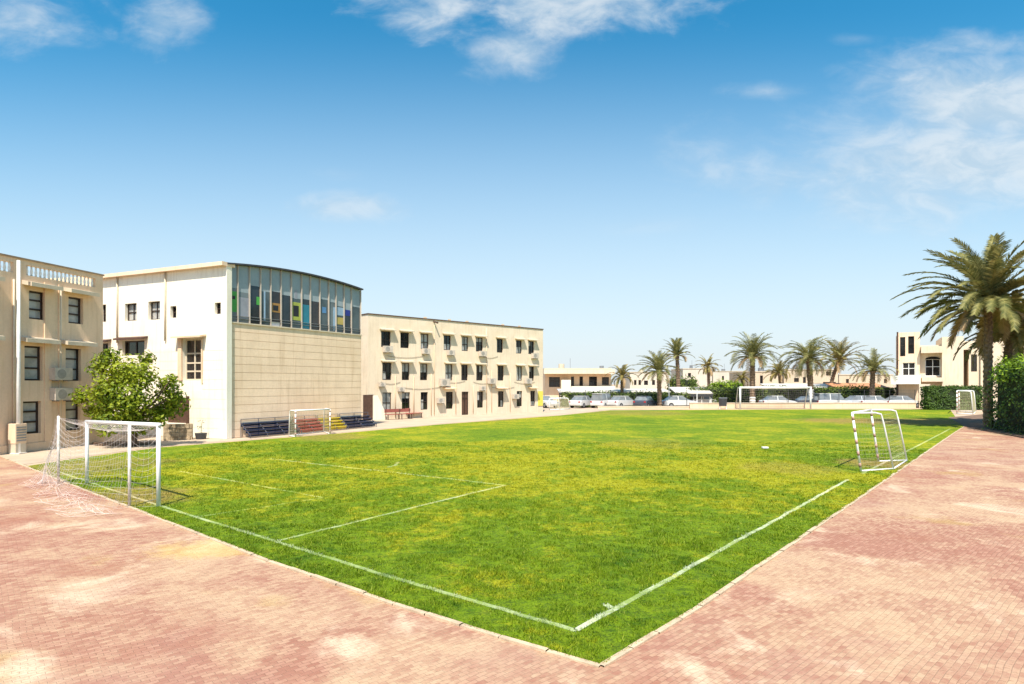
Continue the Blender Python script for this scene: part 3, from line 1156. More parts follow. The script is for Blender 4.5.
H3 = (z4(90, 75)[1] + z4(940, 140)[1]) / 2
m = MB()
m.holed(0, L3, 0, H3, [q[:4] for q in W3], 0, 0.2)
m.face([(0, 11, 0), (0, 0, 0), (0, 0, H3), (0, 11, H3)])
m.face([(L3, 0, 0), (L3, 11, 0), (L3, 11, H3), (L3, 0, H3)])
m.face([(L3, 11, 0), (0, 11, 0), (0, 11, H3), (L3, 11, H3)])
m.build('wall', M_cream, B3)
m = MB()
m.face([(0, 0, H3 - .3), (L3, 0, H3 - .3), (L3, 11, H3 - .3), (0, 11, H3 - .3)])
m.box(-0.05, L3 + 0.05, -0.06, 0.2, H3, H3 + 0.08)
m.box(-0.05, 0.2, 0.2, 11, H3, H3 + 0.08)
m.build('roof', M_brown, B3)
for k in (0.27, 0.40, 0.50, 0.72, 0.83):
    m = MB(); m.box(L3 * k, L3 * k + 0.25, 0.0, 0.15, H3 + .08, H3 + 0.20); m.build('roof_vent', M_tan, B3)
r3 = random.Random(5)
for (a, b, c, d, low_, i) in W3:
    if low_ and i == 4:
        o = window(B3, a, b, c, d, glass=M_brown, bars=(0.72,), mull=True, name='door')
    else:
        gl = M_blind if (low_ and i in (0,)) or (not low_ and r3.random() < 0.15) else M_glass
        window(B3, a, b, c, d, y=0.15, glass=gl, bars=(0.45,) if r3.random() < .8 else (), mull=True, fw=0.06)
    if not (low_ and i == 4) and r3.random() < 0.72:
        k_ = r3.uniform(.25, .6)
        m = MB()
        bu = a + 0.06 if r3.random() < .6 else (a + b) / 2 + .03
        be = (a + b) / 2 - .03 if bu < (a + b) / 2 - .05 and r3.random() < .5 else b - .06
        m.box(bu, be, 0.140, 0.147, d - (d - c) * k_, d - .06) if r3.random() < .5 else m.box(bu, be, 0.140, 0.147, c + .06, c + (d - c) * k_)
        m.build('blind', M_blind, B3)
    if not low_:
        awning(B3, a - 0.16, b + 0.30, d + 0.05, 0.40, 0.09)
    if low_ and i in (3, 6, 8):
        awning(B3, a - 0.35, b + 0.1, d + 0.25, 0.55, 0.08, material=M_tan)
for (x_, y_, w_) in ((178, 240, .8), (363, 250, .7), (485, 257, .7), (640, 262, .75), (895, 272, .8), (455, 402, 1.0), (862, 395, .8), (685, 395, .8), (150, 412, .5), (243, 435, .55), (640, 430, .6), (435, 490, .7), (800, 470, .7)):
    u, z = z4(x_, y_)
    aircon(B3, u, z, w_=w_, h=w_ * 0.65)
for (x_, za, zb) in ((410, 0.2, 8.1), (220, 0.2, 3.6), (310, 0.2, 3.6), (395, .2, 3.8), (515, .2, 3.6), (665, .2, 8.2), (600, .2, 2.8), (780, .2, 4.0), (690, 0.2, 4.2)):
    pipe(B3, z4(x_, 400)[0], za, zb, r=0.03, material=M_tan)
rc = random.Random(12)
for (xa, xb, y_) in ((150, 245, 400), (243, 440, 425), (455, 560, 395), (600, 690, 400), (690, 800, 425), (800, 900, 400), (178, 365, 272), (640, 720, 275)):
    ua_, za_ = z4(xa, y_)
    ub_, zb_ = z4(xb, y_)
    m = MB()
    m.tube([(ua_ + (ub_ - ua_) * k / 6, -0.03, za_ + (zb_ - za_) * k / 6 - 0.18 * math.sin(math.pi * k / 6)) for k in range(7)], 0.012, 4)
    m.build('cable', M_frame, B3)
# rain spout near the roof
u, z = z4(408, 105)
m = MB(); m.tube([(u, 0, z), (u + 0.1, -0.5, z - 0.15)], 0.07, 8); m.build('rain_spout', M_brown, B3)
# yellow board at the right end
u, z = z4(928, 480)
m = MB(); m.box(u - 0.35, u + 0.35, -0.05, -0.01, z - .75, z + .75); m.build('yellow_board', mat('yellow_board', (0.75, 0.62, 0.10), 0.5, .1, 3), B3)
# white raking stair wall at the left end with its dark doorway
t = thing('stair', 'white raking stair wall before a dark doorway between two blocks', 'stair', (P3a.x, P3a.y, 0), pl3.rz)
u0, zt_ = z4(105, 465)
u1, _ = z4(160, 560)
m = MB()
for (y0, y1) in ((-0.35, -0.2),):
    poly = [(u0, 0.0), (u0 + 0.25, 0.0), (u1 + .2, 0.0), (u1 + .2, 0.28), (u0 + 0.35, zt_), (u0, zt_)]
    i = [(p[0], y0, p[1]) for p in poly]
    j = [(p[0], y1, p[1]) for p in poly]
    m.face(i); m.face(j[::-1])
    for k in range(len(poly)):
        l = (k + 1) % len(poly)
        m.face([i[k], j[k], j[l], i[l]])
m.build('stair_wall', M_white, t)
m = MB(); m.box(z4(62, 500)[0], u0 + 0.1, -0.15, -0.05, 0, z4(80, 462)[1]); m.build('doorway', M_brown, t)

# ------------------------------------------------------------------ trees
def rnd_unit(r):
    z = r.uniform(-1, 1)
    a = r.uniform(0, 2 * math.pi)
    s = math.sqrt(1 - z * z)
    return Vector((s * math.cos(a), s * math.sin(a), z))


def leaf(mb, p, nrm, L, wd, r):
    t_ = nrm.cross(rnd_unit(r))
    if t_.length < 1e-3:
        t_ = Vector((1, 0, 0))
    t_.normalize()
    s = nrm.cross(t_).normalized()
    i = len(mb.v)
    mb.v += [tuple(p - t_ * L * .5), tuple(p + s * wd * .5), tuple(p + t_ * L * .5 - nrm * L * .1), tuple(p - s * wd * .5)]
    mb.f.append((i, i + 1, i + 2, i + 3))


def leafy_tree(name, label, loc, clumps, nleaf, L, trunk_h, r, material, group=None, cat='tree'):
    t = thing(name, label, cat, loc, 0, group)
    m = MB()
    base = Vector((0, 0, 0))
    fork = Vector((0.05, 0, trunk_h))
    m.tube([base, fork * 0.5 + Vector((.05, 0, 0)), fork], [0.17, 0.13, 0.11], 9)
    for c, rad in clumps:
        c = Vector(c)
        mid = fork.lerp(c, 0.5) + Vector((r.uniform(-.2, .2), r.uniform(-.2, .2), r.uniform(-.1, .1)))
        m.tube([fork, mid, c], [0.07, 0.05, 0.02], 6)
    m.build('trunk', M_bark2, t, smooth=True)
    m = MB()
    tot = sum(rad ** 2 for _, rad in clumps)
    for c, rad in clumps:
        c = Vector(c)
        for k in range(int(nleaf * rad ** 2 / tot)):
            u = rnd_unit(r)
            p = c + u * rad * (r.random() ** 0.45) * (0.75 + 0.5 * r.random())
            n_ = (u * 0.7 + rnd_unit(r) * 0.8 + Vector((0, 0, 0.5))).normalized()
            leaf(m, p, n_, L * r.uniform(.6, 1.3), L * r.uniform(.35, .6), r)
    m.build('crown', material, t)
    return t


r = random.Random(11)
tx, ty = gp(133, 446.5)
CL = []
sc = ty / F * 0.93
for (px, py, rp) in ((128, 372, 20), (105, 378, 17), (101, 366, 14), (150, 375, 17), (165, 385, 13), (118, 392, 22), (142, 398, 22), (100, 402, 18), (160, 405, 17), (172, 396, 9), (90, 396, 13), (92, 410, 11),
                     (130, 414, 20), (118, 424, 13), (141, 424, 13), (100, 422, 10), (157, 421, 10), (112, 357, 13), (135, 358, 9), (152, 412, 14), (176, 378, 6), (108, 415, 14)):
    CL.append((((px - 133) * ty / F, r.uniform(-.9, .9), CH - (py - HZ) * ty / F), rp * sc * r.uniform(.80, 1.02)))
leafy_tree('broadleaf_tree', 'bushy bright green tree between the tan block and the white hall', (tx, ty, 0), CL, 8200, 0.21, 1.2, r, M_leaf)


def palm_crown(r, n, L, lean=(0, 0), leafl=0.45, nl=26, wmul=1.0, up=0.0, droop=1.0):
    """living and dry fronds as two meshes"""
    g, dm = MB(), MB()
    for k in range(n):
        az = k * 2.39996 + r.uniform(-.3, .3)
        q = (k + 0.5) / n
        el = math.radians(84 - 96 * q + r.uniform(-8, 8) + up)
        LL = L * r.uniform(0.82, 1.08) * (0.82 + 0.25 * math.sin(math.pi * min(q + .1, 1)))
        dead = q > 0.93
        mb = dm if dead else g
        hd = Vector((math.cos(az), math.sin(az), 0))
        p = hd * 0.12 + Vector((0, 0, 0.15 * (1 - q)))
        pts = [p.copy()]
        N = 9
        e = el
        bend = droop * r.uniform(0.75, 1.25) * (0.105 + 0.06 * math.cos(el))
        for s in range(N):
            d = hd * math.cos(e) + Vector((0, 0, math.sin(e)))
            d += Vector((lean[0], lean[1], 0)) * (s / N)
            p = p + d.normalized() * LL / N
            pts.append(p.copy())
            e -= bend * (0.6 + s / N)
        # rachis
        mb.tube(pts, [0.035 * (1 - i / (N + 1)) + 0.006 for i in range(N + 1)], 4, cap=False)
        side0 = hd.cross(Vector((0, 0, 1))).normalized()
        for i in range(nl):
            f = 0.14 + 0.86 * i / (nl - 1)
            s = f * N
            j = min(int(s), N - 1)
            q0 = pts[j].lerp(pts[j + 1], s - j)
            tan = (pts[j + 1] - pts[j]).normalized()
            side = side0
            upv = side.cross(tan).normalized()
            ll = leafl * L / 3.0 * (0.35 + 0.65 * math.sin(math.pi * min(0.12 + f * 0.80, 1))) * r.uniform(.85, 1.15)
            for sg in (-1, 1):
                dr_ = (tan * (0.55 + 0.5 * f) + side * sg * 0.85 + upv * r.uniform(0.10, 0.40) + Vector((lean[0], lean[1], 0)) * .5 + Vector((0, 0, -0.22))).normalized()
                wv = tan * 0.019 * wmul * (1 + f * .2)
                tip = q0 + dr_ * ll + Vector((0, 0, -0.05 * ll))
                md = q0 + dr_ * ll * 0.5 + upv * 0.02
                i0 = len(mb.v)
                mb.v += [tuple(q0 - wv), tuple(q0 + wv), tuple(md + wv * 1.1), tuple(tip), tuple(md - wv * 1.1)]
                mb.f.append((i0, i0 + 1, i0 + 2, i0 + 3, i0 + 4))
    return g, dm


def palm(name, label, loc, h, L, n, seed, trunk_r=0.2, lean=(0, 0), nl=24, wmul=1.0, material=None, lime=0.0, group=None, leafl=0.5, up=0.0, skirt=0, tilt=(0, 0), droop=1.0):
    r = random.Random(seed)
    t = thing(name, label, 'palm tree', loc, 0, group)
    m = MB()
    N = max(10, int(h / 0.16))
    pts, rs = [], []
    for k in range(N + 1):
        f = k / N
        pts.append((tilt[0] * f * f, tilt[1] * f * f, h * f))
        rs.append(trunk_r * (1.18 - 0.28 * f + (0.35 if f > .93 else 0) * 0.6) * (1.0 + (0.085 if k % 2 else -0.06)) * r.uniform(.96, 1.04))
    k0 = int(N * lime)
    if lime > 0:
        ml = MB(); ml.tube(pts[:k0 + 1], [q * 1.02 for q in rs[:k0 + 1]], 10)
        ml.build('painted_trunk', M_lime, t)
        m.tube(pts[k0:], rs[k0:], 10)
    else:
        m.tube(pts, rs, 10)
    # old leaf bases
    for k in range(int(N * 0.55), N):
        f = k / N
        c = Vector(pts[k])
        for j in range(5):
            a = j * 2 * math.pi / 5 + k * 0.63
            d = Vector((math.cos(a), math.sin(a), 0))
            s = Vector((-d.y, d.x, 0))
            b0 = c + d * rs[k] * 0.85
            tp = c + d * (rs[k] + 0.06 + 0.08 * f) + Vector((0, 0, 0.16))
            m.face([b0 - s * .06, b0 + s * .06, tp + s * .03, tp - s * .03])
    m.build('trunk', M_bark, t)
    g, dm = palm_crown(r, n, L, lean, leafl, nl, wmul, up, droop)
    off = Vector((tilt[0], tilt[1], h - 0.05))
    for mb, nm, mt in ((g, 'crown', material or M_palm), (dm, 'dry_fronds', M_dry)):
        if mb.f:
            mb.v = [tuple(Vector(v) + off) for v in mb.v]
            mb.build(nm, mt, t)
    return t


# ------------------------------------------------------------------ goals
def netting(mb, S, nu, nv, rad=0.005):
    """thin cords along a parametric surface S(u, v), u, v in 0..1"""
    def prism(a, b):
        a, b = Vector(a), Vector(b)
        d = b - a
        if d.length < 1e-4:
            return
        d.normalize()
        ref = Vector((0, 0, 1)) if abs(d.z) < .9 else Vector((1, 0, 0))
        s = d.cross(ref).normalized()
        q = d.cross(s)
        i = len(mb.v)
        for p in (a, b):
            for j in range(3):
                an = 2 * math.pi * j / 3
                mb.v.append(tuple(p + (s * math.cos(an) + q * math.sin(an)) * rad))
        for j in range(3):
            l = (j + 1) % 3
            mb.f.append((i + j, i + l, i + 3 + l, i + 3 + j))
    G = [[Vector(S(i / nu, j / nv)) for j in range(nv + 1)] for i in range(nu + 1)]
    for i in range(nu + 1):
        for j in range(nv + 1):
            if i < nu:
                prism(G[i][j], G[i + 1][j])
            if j < nv:
                prism(G[i][j], G[i][j + 1])


def quadS(a, b, c, d, sag=(0, 0, 0), sag_t=0.0):
    """bilinear patch a b (u), d c opposite, with sag"""
    a, b, c, d = map(Vector, (a, b, c, d))
    sag = Vector(sag)

    def S(u, v):
        p = a.lerp(b, u).lerp(d.lerp(c, u), v)
        k = math.sin(math.pi * v) * (0.5 + 0.5 * math.sin(math.pi * u))
        p = p + sag * k - Vector((0, 0, sag_t * math.sin(math.pi * u) * (1 - v)))
        return p
    return S


# near-left goal
fa, fb = Vector(gp(158.5, 506.5)), Vector(gp(87.0, 484))
ra, rb = Vector(gp(129.5, 507)), Vector(gp(58.5, 483.5))
hA = CH - (424 - HZ) * fa.y / F
hB = CH - (421 - HZ) * fb.y / F
hr = CH - (425 - HZ) * ra.y / F
hrb = CH - (416 - HZ) * rb.y / F
o0 = (fa + fb) / 2
G1 = thing('football_goal', 'white goal with sagging torn net nearest the left corner', 'goal', (o0.x, o0.y, 0), 0, None)


def lo(p, z):
    return (p.x - o0.x, p.y - o0.y, z)


for p, h in ((fa, hA), (fb, hB)):
    m = MB(); m.tube([lo(p, 0), lo(p, h)], 0.048, 12); m.build('post', M_whitepaint, G1, smooth=True)
m = MB(); m.tube([lo(fa + (fa - fb).normalized() * .06, hA - .02), lo(fb - (fa - fb).normalized() * .06, hB - .02)], 0.05, 12); m.build('crossbar', M_whitepaint, G1, smooth=True)
for p, h in ((ra, hr), (rb, hrb)):
    m = MB(); m.tube([lo(p, 0), lo(p, h)], 0.036, 10); m.build('net_pole', M_oldwhite, G1, smooth=True)
back = (ra - fa).normalized()
ua = (fb - fa).normalized()
out = Vector((-ua.y, ua.x))
if out.dot(ra - fa) < 0:
    out = -out
m = MB()
# roof of the net, back, two sides
netting(m, quadS(lo(fa, hA), lo(fb, hB), lo(rb, hrb - .05), lo(ra, hr - .05), (0, 0, -0.22)), 28, 6, 0.0021)


def backS(u, v):
    a = ra.lerp(rb, u)
    zt_ = (hr + (hrb - hr) * u) - 0.12 - 0.55 * math.sin(math.pi * u)
    z = zt_ * (1 - v) + 0.03
    o_ = out * (0.08 + 0.75 * v * v * (0.3 + 0.7 * u))
    sw = 0.05 * math.sin(u * 19 + v * 5)
    return lo(a + o_ + out * sw * v, max(z, 0.02))


netting(m, backS, 30, 12, 0.0021)


def sideS(fp, rp, hf, hr_, seed):
    def S(u, v):
        a = fp.lerp(rp, u) + out * (0.35 * v * v * u)
        zt_ = hf + (hr_ - hf) * u - 0.30 * math.sin(math.pi * u)
        return lo(a + ua * 0.04 * math.sin(u * 7 + v * 4 + seed), zt_ * (1 - v) + .02)
    return S


netting(m, sideS(fa, ra, hA, hr, 0), 6, 12, 0.002)
netting(m, sideS(fb, rb, hB, hrb, 2), 8, 12, 0.003)
# flap of net pulled out past the far pole to the paving
e0 = Vector(gp(41, 484))


def flapS(u, v):
    a = rb.lerp(e0, u)
    zt_ = hrb * (1 - u) ** 1.3 + 0.35 * (1 - u) * u + 0.9 * u * (1 - u)
    w_ = Vector((0.10 * math.sin(v * 9 + u * 4), 0.14 * math.sin(v * 7 + 1)))
    return lo(a + w_ * u, zt_ * (1 - v) + .03)


netting(m, flapS, 10, 14, 0.0042)
m.build('net', M_net, G1)
# spare net heaped on the paving
M_pinknet = mat('pink_net', (0.74, 0.56, 0.48), .85, .2, 3)
for (px, py, hx) in ((46, 487, .55), (55, 497, .32), (66, 504, .22), (78, 511, .20), (92, 515, .13)):
    c = Vector(gp(px, py))
    def heapS(u, v, c=c, hx=hx):
        a = 2 * math.pi * u
        rad = (0.55 * v) * (1 + 0.3 * math.sin(3 * a + hx * 20))
        z = hx * (1 - v) ** 1.5 + 0.05 + 0.04 * math.sin(9 * a + 6 * v)
        return (c.x - o0.x + math.cos(a) * rad * 1.1, c.y - o0.y + math.sin(a) * rad * .6, max(z, .02))
    hb = MB()
    netting(hb, heapS, 12, 5, 0.003)
    hb.build('net_heap', M_pinknet, G1)


def box_goal(name, label, A, B, C, D, h, lean, group, stripes=True, rad=0.038, net=True, netr=0.0026, bars=True):
    """goal frame: front posts A, B, rear feet C (by A), D (by B); lean = forward offset of the top"""
    A, B, C, D = map(Vector, (A, B, C, D))
    o_ = (A + B) / 2
    t = thing(name, label, 'goal', (o_.x, o_.y, 0), 0, group)
    lean = Vector(lean)

    def q(p, z, k=0.0):
        return (p.x - o_.x + lean.x * k, p.y - o_.y + lean.y * k, z)
    tC = A + (C - A) * 0.86
    tD = B + (D - B) * 0.86
    for p in (A, B):
        m = MB(); m.tube([q(p, 0), q(p, h, 1)], rad, 10)
        post = m.build('post', M_whitepaint, t, smooth=True)
        if stripes:
            for k in range(5):
                z0 = h * (0.08 + 0.2 * k)
                z1 = z0 + h * 0.07
                m = MB(); m.tube([q(p, z0, z0 / h), q(p, z1, z1 / h)], rad + 0.003, 10); m.build('stripe', mat('faded_red', (0.50, 0.30, 0.24), .6, .4, 6), post, smooth=True)
    m = MB(); m.tube([q(A, h, 1), q(B, h, 1)], rad, 10); m.build('crossbar', M_whitepaint, t, smooth=True)
    for (f_, top_, foot) in ((A, tC, C), (B, tD, D)):
        m = MB()
        k1 = foot + (top_ - foot) * 0.5
        m.tube([q(f_, h, 1), q(f_.lerp(top_, .8), h - .01, 1), q(top_, h - .06, .97), q(top_.lerp(foot, .25), h * .82, .8), q(foot, 0, 0)], rad * .8, 8)
        m.build('rear_frame', M_whitepaint, t, smooth=True)
        if bars:
            m = MB(); m.tube([q(f_, rad * .8), q(foot, rad * .8)], rad * .7, 8); m.build('ground_bar', M_whitepaint, t, smooth=True)
    if bars:
        m = MB(); m.tube([q(C, rad * .8), q(D, rad * .8)], rad * .7, 8); m.build('ground_bar', M_whitepaint, t, smooth=True)
    if net:
        m = MB()
        netting(m, quadS(q(tC, h - .1, .95), q(tD, h - .1, .95), q(D, .03), q(C, .03), (0.06, 0.02, 0)), 22, 14, netr)
        netting(m, quadS(q(A, h - .02, 1), q(tC, h - .08, .95), q(C, .03), q(A, .03), (0, 0, 0)), 9, 14, netr)
        netting(m, quadS(q(B, h - .02, 1), q(tD, h - .08, .95), q(D, .03), q(B, .03), (0, 0, 0)), 9, 14, netr)
        m.build('net', mat('olive_net', (0.50, 0.46, 0.28), .8, .2, 4), t)
    return t


A, B, C, D = gp(861, 471.8), gp(878.5, 462), gp(893.5, 469.5), gp(907, 461)
hG = CH - (413 - HZ) * Vector(A).y / F
box_goal('small_goal', 'small white box goal with banded posts on the right touchline', A, B, C, D, hG, (-0.30, -0.02), None)
A, B, C, D = gp(295.5, 437), gp(330, 434.3), gp(289, 436.2), gp(323.5, 432)
box_goal('small_goal', 'small white goal standing before the coloured bleachers of the hall', A, B, C, D, CH - (410.5 - HZ) * Vector(A).y / F, (0, 0), None, netr=0.006)
A, B, C, D = gp(957, 414), gp(959, 411.5), gp(973, 414.5), gp(976, 412)
box_goal('small_goal', 'small white goal beside the tall palm and clipped hedge', A, B, C, D, CH - (391 - HZ) * Vector(A).y / F, (0, 0), None, rad=0.06, netr=0.008)
A, B, C, D = gp(549.5, 410.2), gp(556, 409.5), gp(560, 410), gp(570, 409.2)
box_goal('small_goal', 'small white goal frame at the far end of the cream block', A, B, C, D, CH - (398.5 - HZ) * Vector(A).y / F, (0, 0), None, stripes=False, rad=0.06, netr=0.008)
# full-size goal at the far end
A, B = Vector(gp(740.2, 409.1)), Vector(gp(810.6, 409.1))
ht = CH - (387.4 - HZ) * A.y / F
t = thing('far_goal', 'large white goal at the far end before the parked cars', 'goal', ((A.x + B.x) / 2, A.y, 0))
hw = (B.x - A.x) / 2
for s in (-1, 1):
    m = MB(); m.tube([(s * hw, 0, 0), (s * hw, 0, ht)], 0.10, 10); m.build('post', M_whitepaint, t, smooth=True)
    m = MB(); m.tube([(s * hw, 0, ht), (s * hw, 0.7, ht - .05), (s * hw, 1.5, 0)], 0.04, 6); m.build('stay', M_whitepaint, t, smooth=True)
m = MB(); m.tube([(-hw - .1, 0, ht), (hw + .1, 0, ht)], 0.10, 10); m.build('crossbar', M_whitepaint, t, smooth=True)
m = MB()
netting(m, quadS((-hw, 0, ht), (hw, 0, ht), (hw, 0.9, ht - .12), (-hw, 0.9, ht - .12), (0, 0, -.1)), 40, 5, 0.009)
netting(m, quadS((-hw, .9, ht - .1), (hw, .9, ht - .1), (hw, 1.5, .03), (-hw, 1.5, .03), (0, .1, 0)), 36, 10, 0.003)
m.build('net', M_net, t)

# ------------------------------------------------------------------ bleachers
BL = [('blue', (0.012, 0.024, 0.075), 0.085, 0.42, 'dark blue bleacher at the white hall corner'),
      ('red', (0.52, 0.08, 0.065), 0.425, 0.61, 'red bleacher between the dark blue one and the yellow one'),
      ('yellow', (0.72, 0.53, 0.03), 0.615, 0.79, 'yellow bleacher behind the small goal at the hall'),
      ('navy', (0.014, 0.024, 0.07), 0.795, 1.06, 'dark blue bleacher at the far end right of the yellow one')]
for (nm, c, ka, kb_, lab) in BL:
    a, b = LEN2 * ka, LEN2 * kb_
    ux = Vector((d2.x, d2.y)); uy = Vector((-d2.y, d2.x))
    p = O2 + ux * a
    t = thing('bleacher', lab, 'bleacher', (p.x, p.y, 0), pl2.rz, 'bleachers along the sports hall')
    W_ = b - a
    ms = mat('seat_' + nm, c, 0.5, 0.25, 3)
    for k in range(4):
        y0 = -0.72 + 0.2 * k
        z0 = 0.20 + 0.175 * k
        m = MB()
        m.box(0.02, W_ - 0.02, y0, y0 + 0.17, z0, z0 + 0.045)
        s = m.build('bench', ms, t)
        m = MB()
        m.box(0.02, W_ - .02, y0 + 0.12, y0 + 0.15, z0 - 0.13, z0 - 0.03)
        m.build('riser', ms, s)
    n = max(2, int(W_ / 1.0))
    for k in range(n + 1):
        m = MB()
        u = 0.04 + (W_ - .08) * k / n
        m.tube([(u, -0.71, 0), (u, -0.71, 0.22)], 0.02, 6)
        m.tube([(u, 0.06, 0), (u, 0.06, 0.98)], 0.02, 6)
        m.tube([(u, -0.71, 0.17), (u, 0.06, 0.77)], 0.02, 6)
        m.build('frame', M_rail, t)
    m = MB()
    m.tube([(0.04, 0.06, 0.98), (W_ - .04, 0.06, 0.98)], 0.018, 6)
    m.build('back_rail', M_rail, t)

# red benches and tables before the cream block
def bench(label, px, py):
    p = gp(px, py)
    t = thing('red_bench', label, 'bench', (p[0], p[1], 0), pl3.rz, 'red benches before the cream block')
    mr = mat('faded_red_wood', (0.34, 0.10, 0.075), .6, .3, 4)
    m = MB(); m.box(-0.75, 0.75, -0.2, 0.2, 0.40, 0.45); m.build('seat', mr, t)
    m = MB(); m.box(-0.75, 0.75, 0.2, 0.24, 0.58, 0.85); m.build('backrest', mr, t)
    for x_ in (-0.65, 0.65):
        for (y_, zz) in ((-0.16, .40), (0.22, .85)):
            m = MB(); m.box(x_ - .03, x_ + .03, y_ - .03, y_ + .03 if y_ < 0 else y_ - .021, 0, zz); m.build('leg', M_brown, t)
    return t


bench('red bench nearest the white stair wall', 394, 419.5)
bench('middle red bench before the barred ground-floor window', 404, 419)
bench('red bench farthest from the white stair wall', 414, 418)

# ------------------------------------------------------------------ terrace by the hall door
x0, y0 = gp(163, 440.5)
x1, y1 = gp(192, 439.6)
p0, p1 = Vector((x0, y0)), Vector((x1, y1))
t = thing('stone_wall', 'low rubble stone terrace wall below the hall door', 'wall', (x0, y0, 0), math.atan2(y1 - y0, x1 - x0))
Lw = (p1 - p0).length
m = MB()
rw = random.Random(3)
z_ = 0.0
while z_ < 0.78:
    hh = rw.uniform(.16, .24)
    u = 0.0
    while u < Lw - .05:
        ww = min(rw.uniform(.2, .42), Lw - u)
        e = rw.uniform(-.03, .03)
        m.box(u + .008, u + ww - .008, e, 0.3, z_ + .008, z_ + hh)
        u += ww
    z_ += hh
m.build('stonework', M_rubble, t)
m = MB(); m.box(.02, Lw - .02, 0.04, 0.6, 0, z_ - .05); m.build('core', M_soil, t)
p = gp(201, 439)
t = thing('planter', 'black tub with a thin bare stem beside the stone terrace', 'planter', (p[0], p[1], 0))
m = MB(); m.tube([(0, 0, 0), (0, 0, .32)], [.24, .30], 12); m.build('tub', M_darktrim, t)
m = MB(); m.tube([(0, 0, .3), (.04, 0, .8), (.12, 0, 1.1)], [.012, .01, .004], 5)
rq = random.Random(8)
for k in range(26):
    leaf(m, Vector((rq.uniform(-.15, .2), rq.uniform(-.15, .15), rq.uniform(.3, 1.0))), rnd_unit(rq), .12, .04, rq)
m.build('plant', M_hedge, t)
# dark bed of soil and low shrubs under the broadleaf tree
p = gp(124, 444.5)
m = MB()
poly = [(math.cos(a) * 1.5 * (1 + .15 * math.sin(3 * a)), math.sin(a) * .7) for a in [k * math.pi / 10 for k in range(20)]]
m.prism(poly, -0.01, 0.10)
o = m.build('planting_bed', M_soil, None)
o.location = (p[0], p[1], 0)
tag(o, 'dark soil bed beneath the bushy bright green tree', 'planting bed', kind='thing')


# ------------------------------------------------------------------ hedges
def hedge(label, corners, h, n, L, material, seed, h0=0.0, bulge=0.12, name='hedge'):
    """clipped hedge on a four-corner ground plan: dark core and leaves over it"""
    r = random.Random(seed)
    c = [Vector(p) for p in corners]
    o_ = sum(c, Vector((0, 0))) / 4
    t = thing(name, label, 'hedge', (o_.x, o_.y, 0))
    c = [p - o_ for p in c]
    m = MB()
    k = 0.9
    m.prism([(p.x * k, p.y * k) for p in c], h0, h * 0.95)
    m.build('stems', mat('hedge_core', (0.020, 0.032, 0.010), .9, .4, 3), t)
    m = MB()
    sides = [(c[i], c[(i + 1) % 4]) for i in range(4)]
    lens = [(b - a).length * (h - h0) for a, b in sides]
    top = (c[1] - c[0]).length * (c[3] - c[0]).length
    tot = sum(lens) + top
    for (a, b), l in zip(sides, lens):
        d = (b - a).normalized()
        nn = Vector((d.y, -d.x))
        if nn.dot((a + b) / 2) < 0:
            nn = -nn
        for q in range(int(n * l / tot)):
            u, v = r.random(), r.random()
            p = a.lerp(b, u)
            z = h0 + (h - h0) * v
            bb = bulge * (math.sin(u * l * 0.9 + seed) * .5 + math.sin(z * 3 + u * 13) * .5) + r.gauss(0, bulge * .5)
            p = p + nn * bb
            leaf(m, Vector((p.x, p.y, z)), (Vector((nn.x, nn.y, .35)) + rnd_unit(r) * .8).normalized(), L * r.uniform(.6, 1.3), L * r.uniform(.35, .7), r)
    for q in range(int(n * top / tot)):
        u, v = r.random(), r.random()
        p = c[0].lerp(c[1], u).lerp(c[3].lerp(c[2], u), v)
        z = h + bulge * (math.sin(u * 17 + seed) * .4 + math.sin(v * 9 + u * 31) * .4) + r.gauss(0, bulge * .5)
        leaf(m, Vector((p.x, p.y, z)), (Vector((0, 0, 1)) + rnd_unit(r) * .8).normalized(), L * r.uniform(.6, 1.3), L * r.uniform(.35, .7), r)
    m.build('foliage', material, t)
    return t


def band(px0, px1, dist, dep):
    a = ((px0 - CX) * dist / F, dist)
    b = ((px1 - CX) * dist / F, dist)
    return [a, b, (b[0], b[1] + dep), (a[0], a[1] + dep)]


def hz(py, dist):
    return CH - (py - HZ) * dist / F


hedge('long clipped hedge behind the low wall at the far end', band(690, 905, 78.5, 1.6), hz(388.3, 78.5), 9500, 0.30, M_hedge, 1, bulge=.25)
hedge('clipped hedge under the white car shelter', band(562, 688, 76.2, 1.0), hz(393.4, 76.2), 4500, 0.30, M_hedge, 2, bulge=.22)
hedge('tall lighter shrub hedge above the long hedge left of the far goal', band(715, 742, 88, 2.0), hz(383.5, 88), 2200, 0.34, M_hedgel, 3, bulge=.4)
hedge('rounded green shrub mass behind the second shelter', band(671, 697, 92, 2.0), hz(379.5, 92), 2200, 0.36, M_hedge, 4, bulge=.45)
hedge('dark clipped hedge before the cream villa', band(928, 983, 67, 1.2), hz(387, 67), 5200, 0.24, M_hedged, 5, bulge=.12)
hb_ = [gp(992, 430.5), gp(1046, 440), gp(1110, 428), gp(1030, 421.5)]
hedge('big dark leafy hedge at the right edge by the tall palm', hb_, 3.75, 15000, 0.20, M_hedged, 6, bulge=.36)
# fresh shoots on top of it
hx = [gp(996, 431.0), gp(1046, 439), gp(1100, 428), gp(1034, 422.5)]
hedge('bright green fresh hedge growth over the big dark hedge', hx, 4.0, 7000, 0.20, M_hedgel, 7, h0=3.0, bulge=.45)

tag(sheet('dirt_patch', [gp(948, 417.5), gp(985, 414), gp(1005, 424), gp(984, 428), gp(966, 426.8)], 0.010, M_soil), kind='structure')
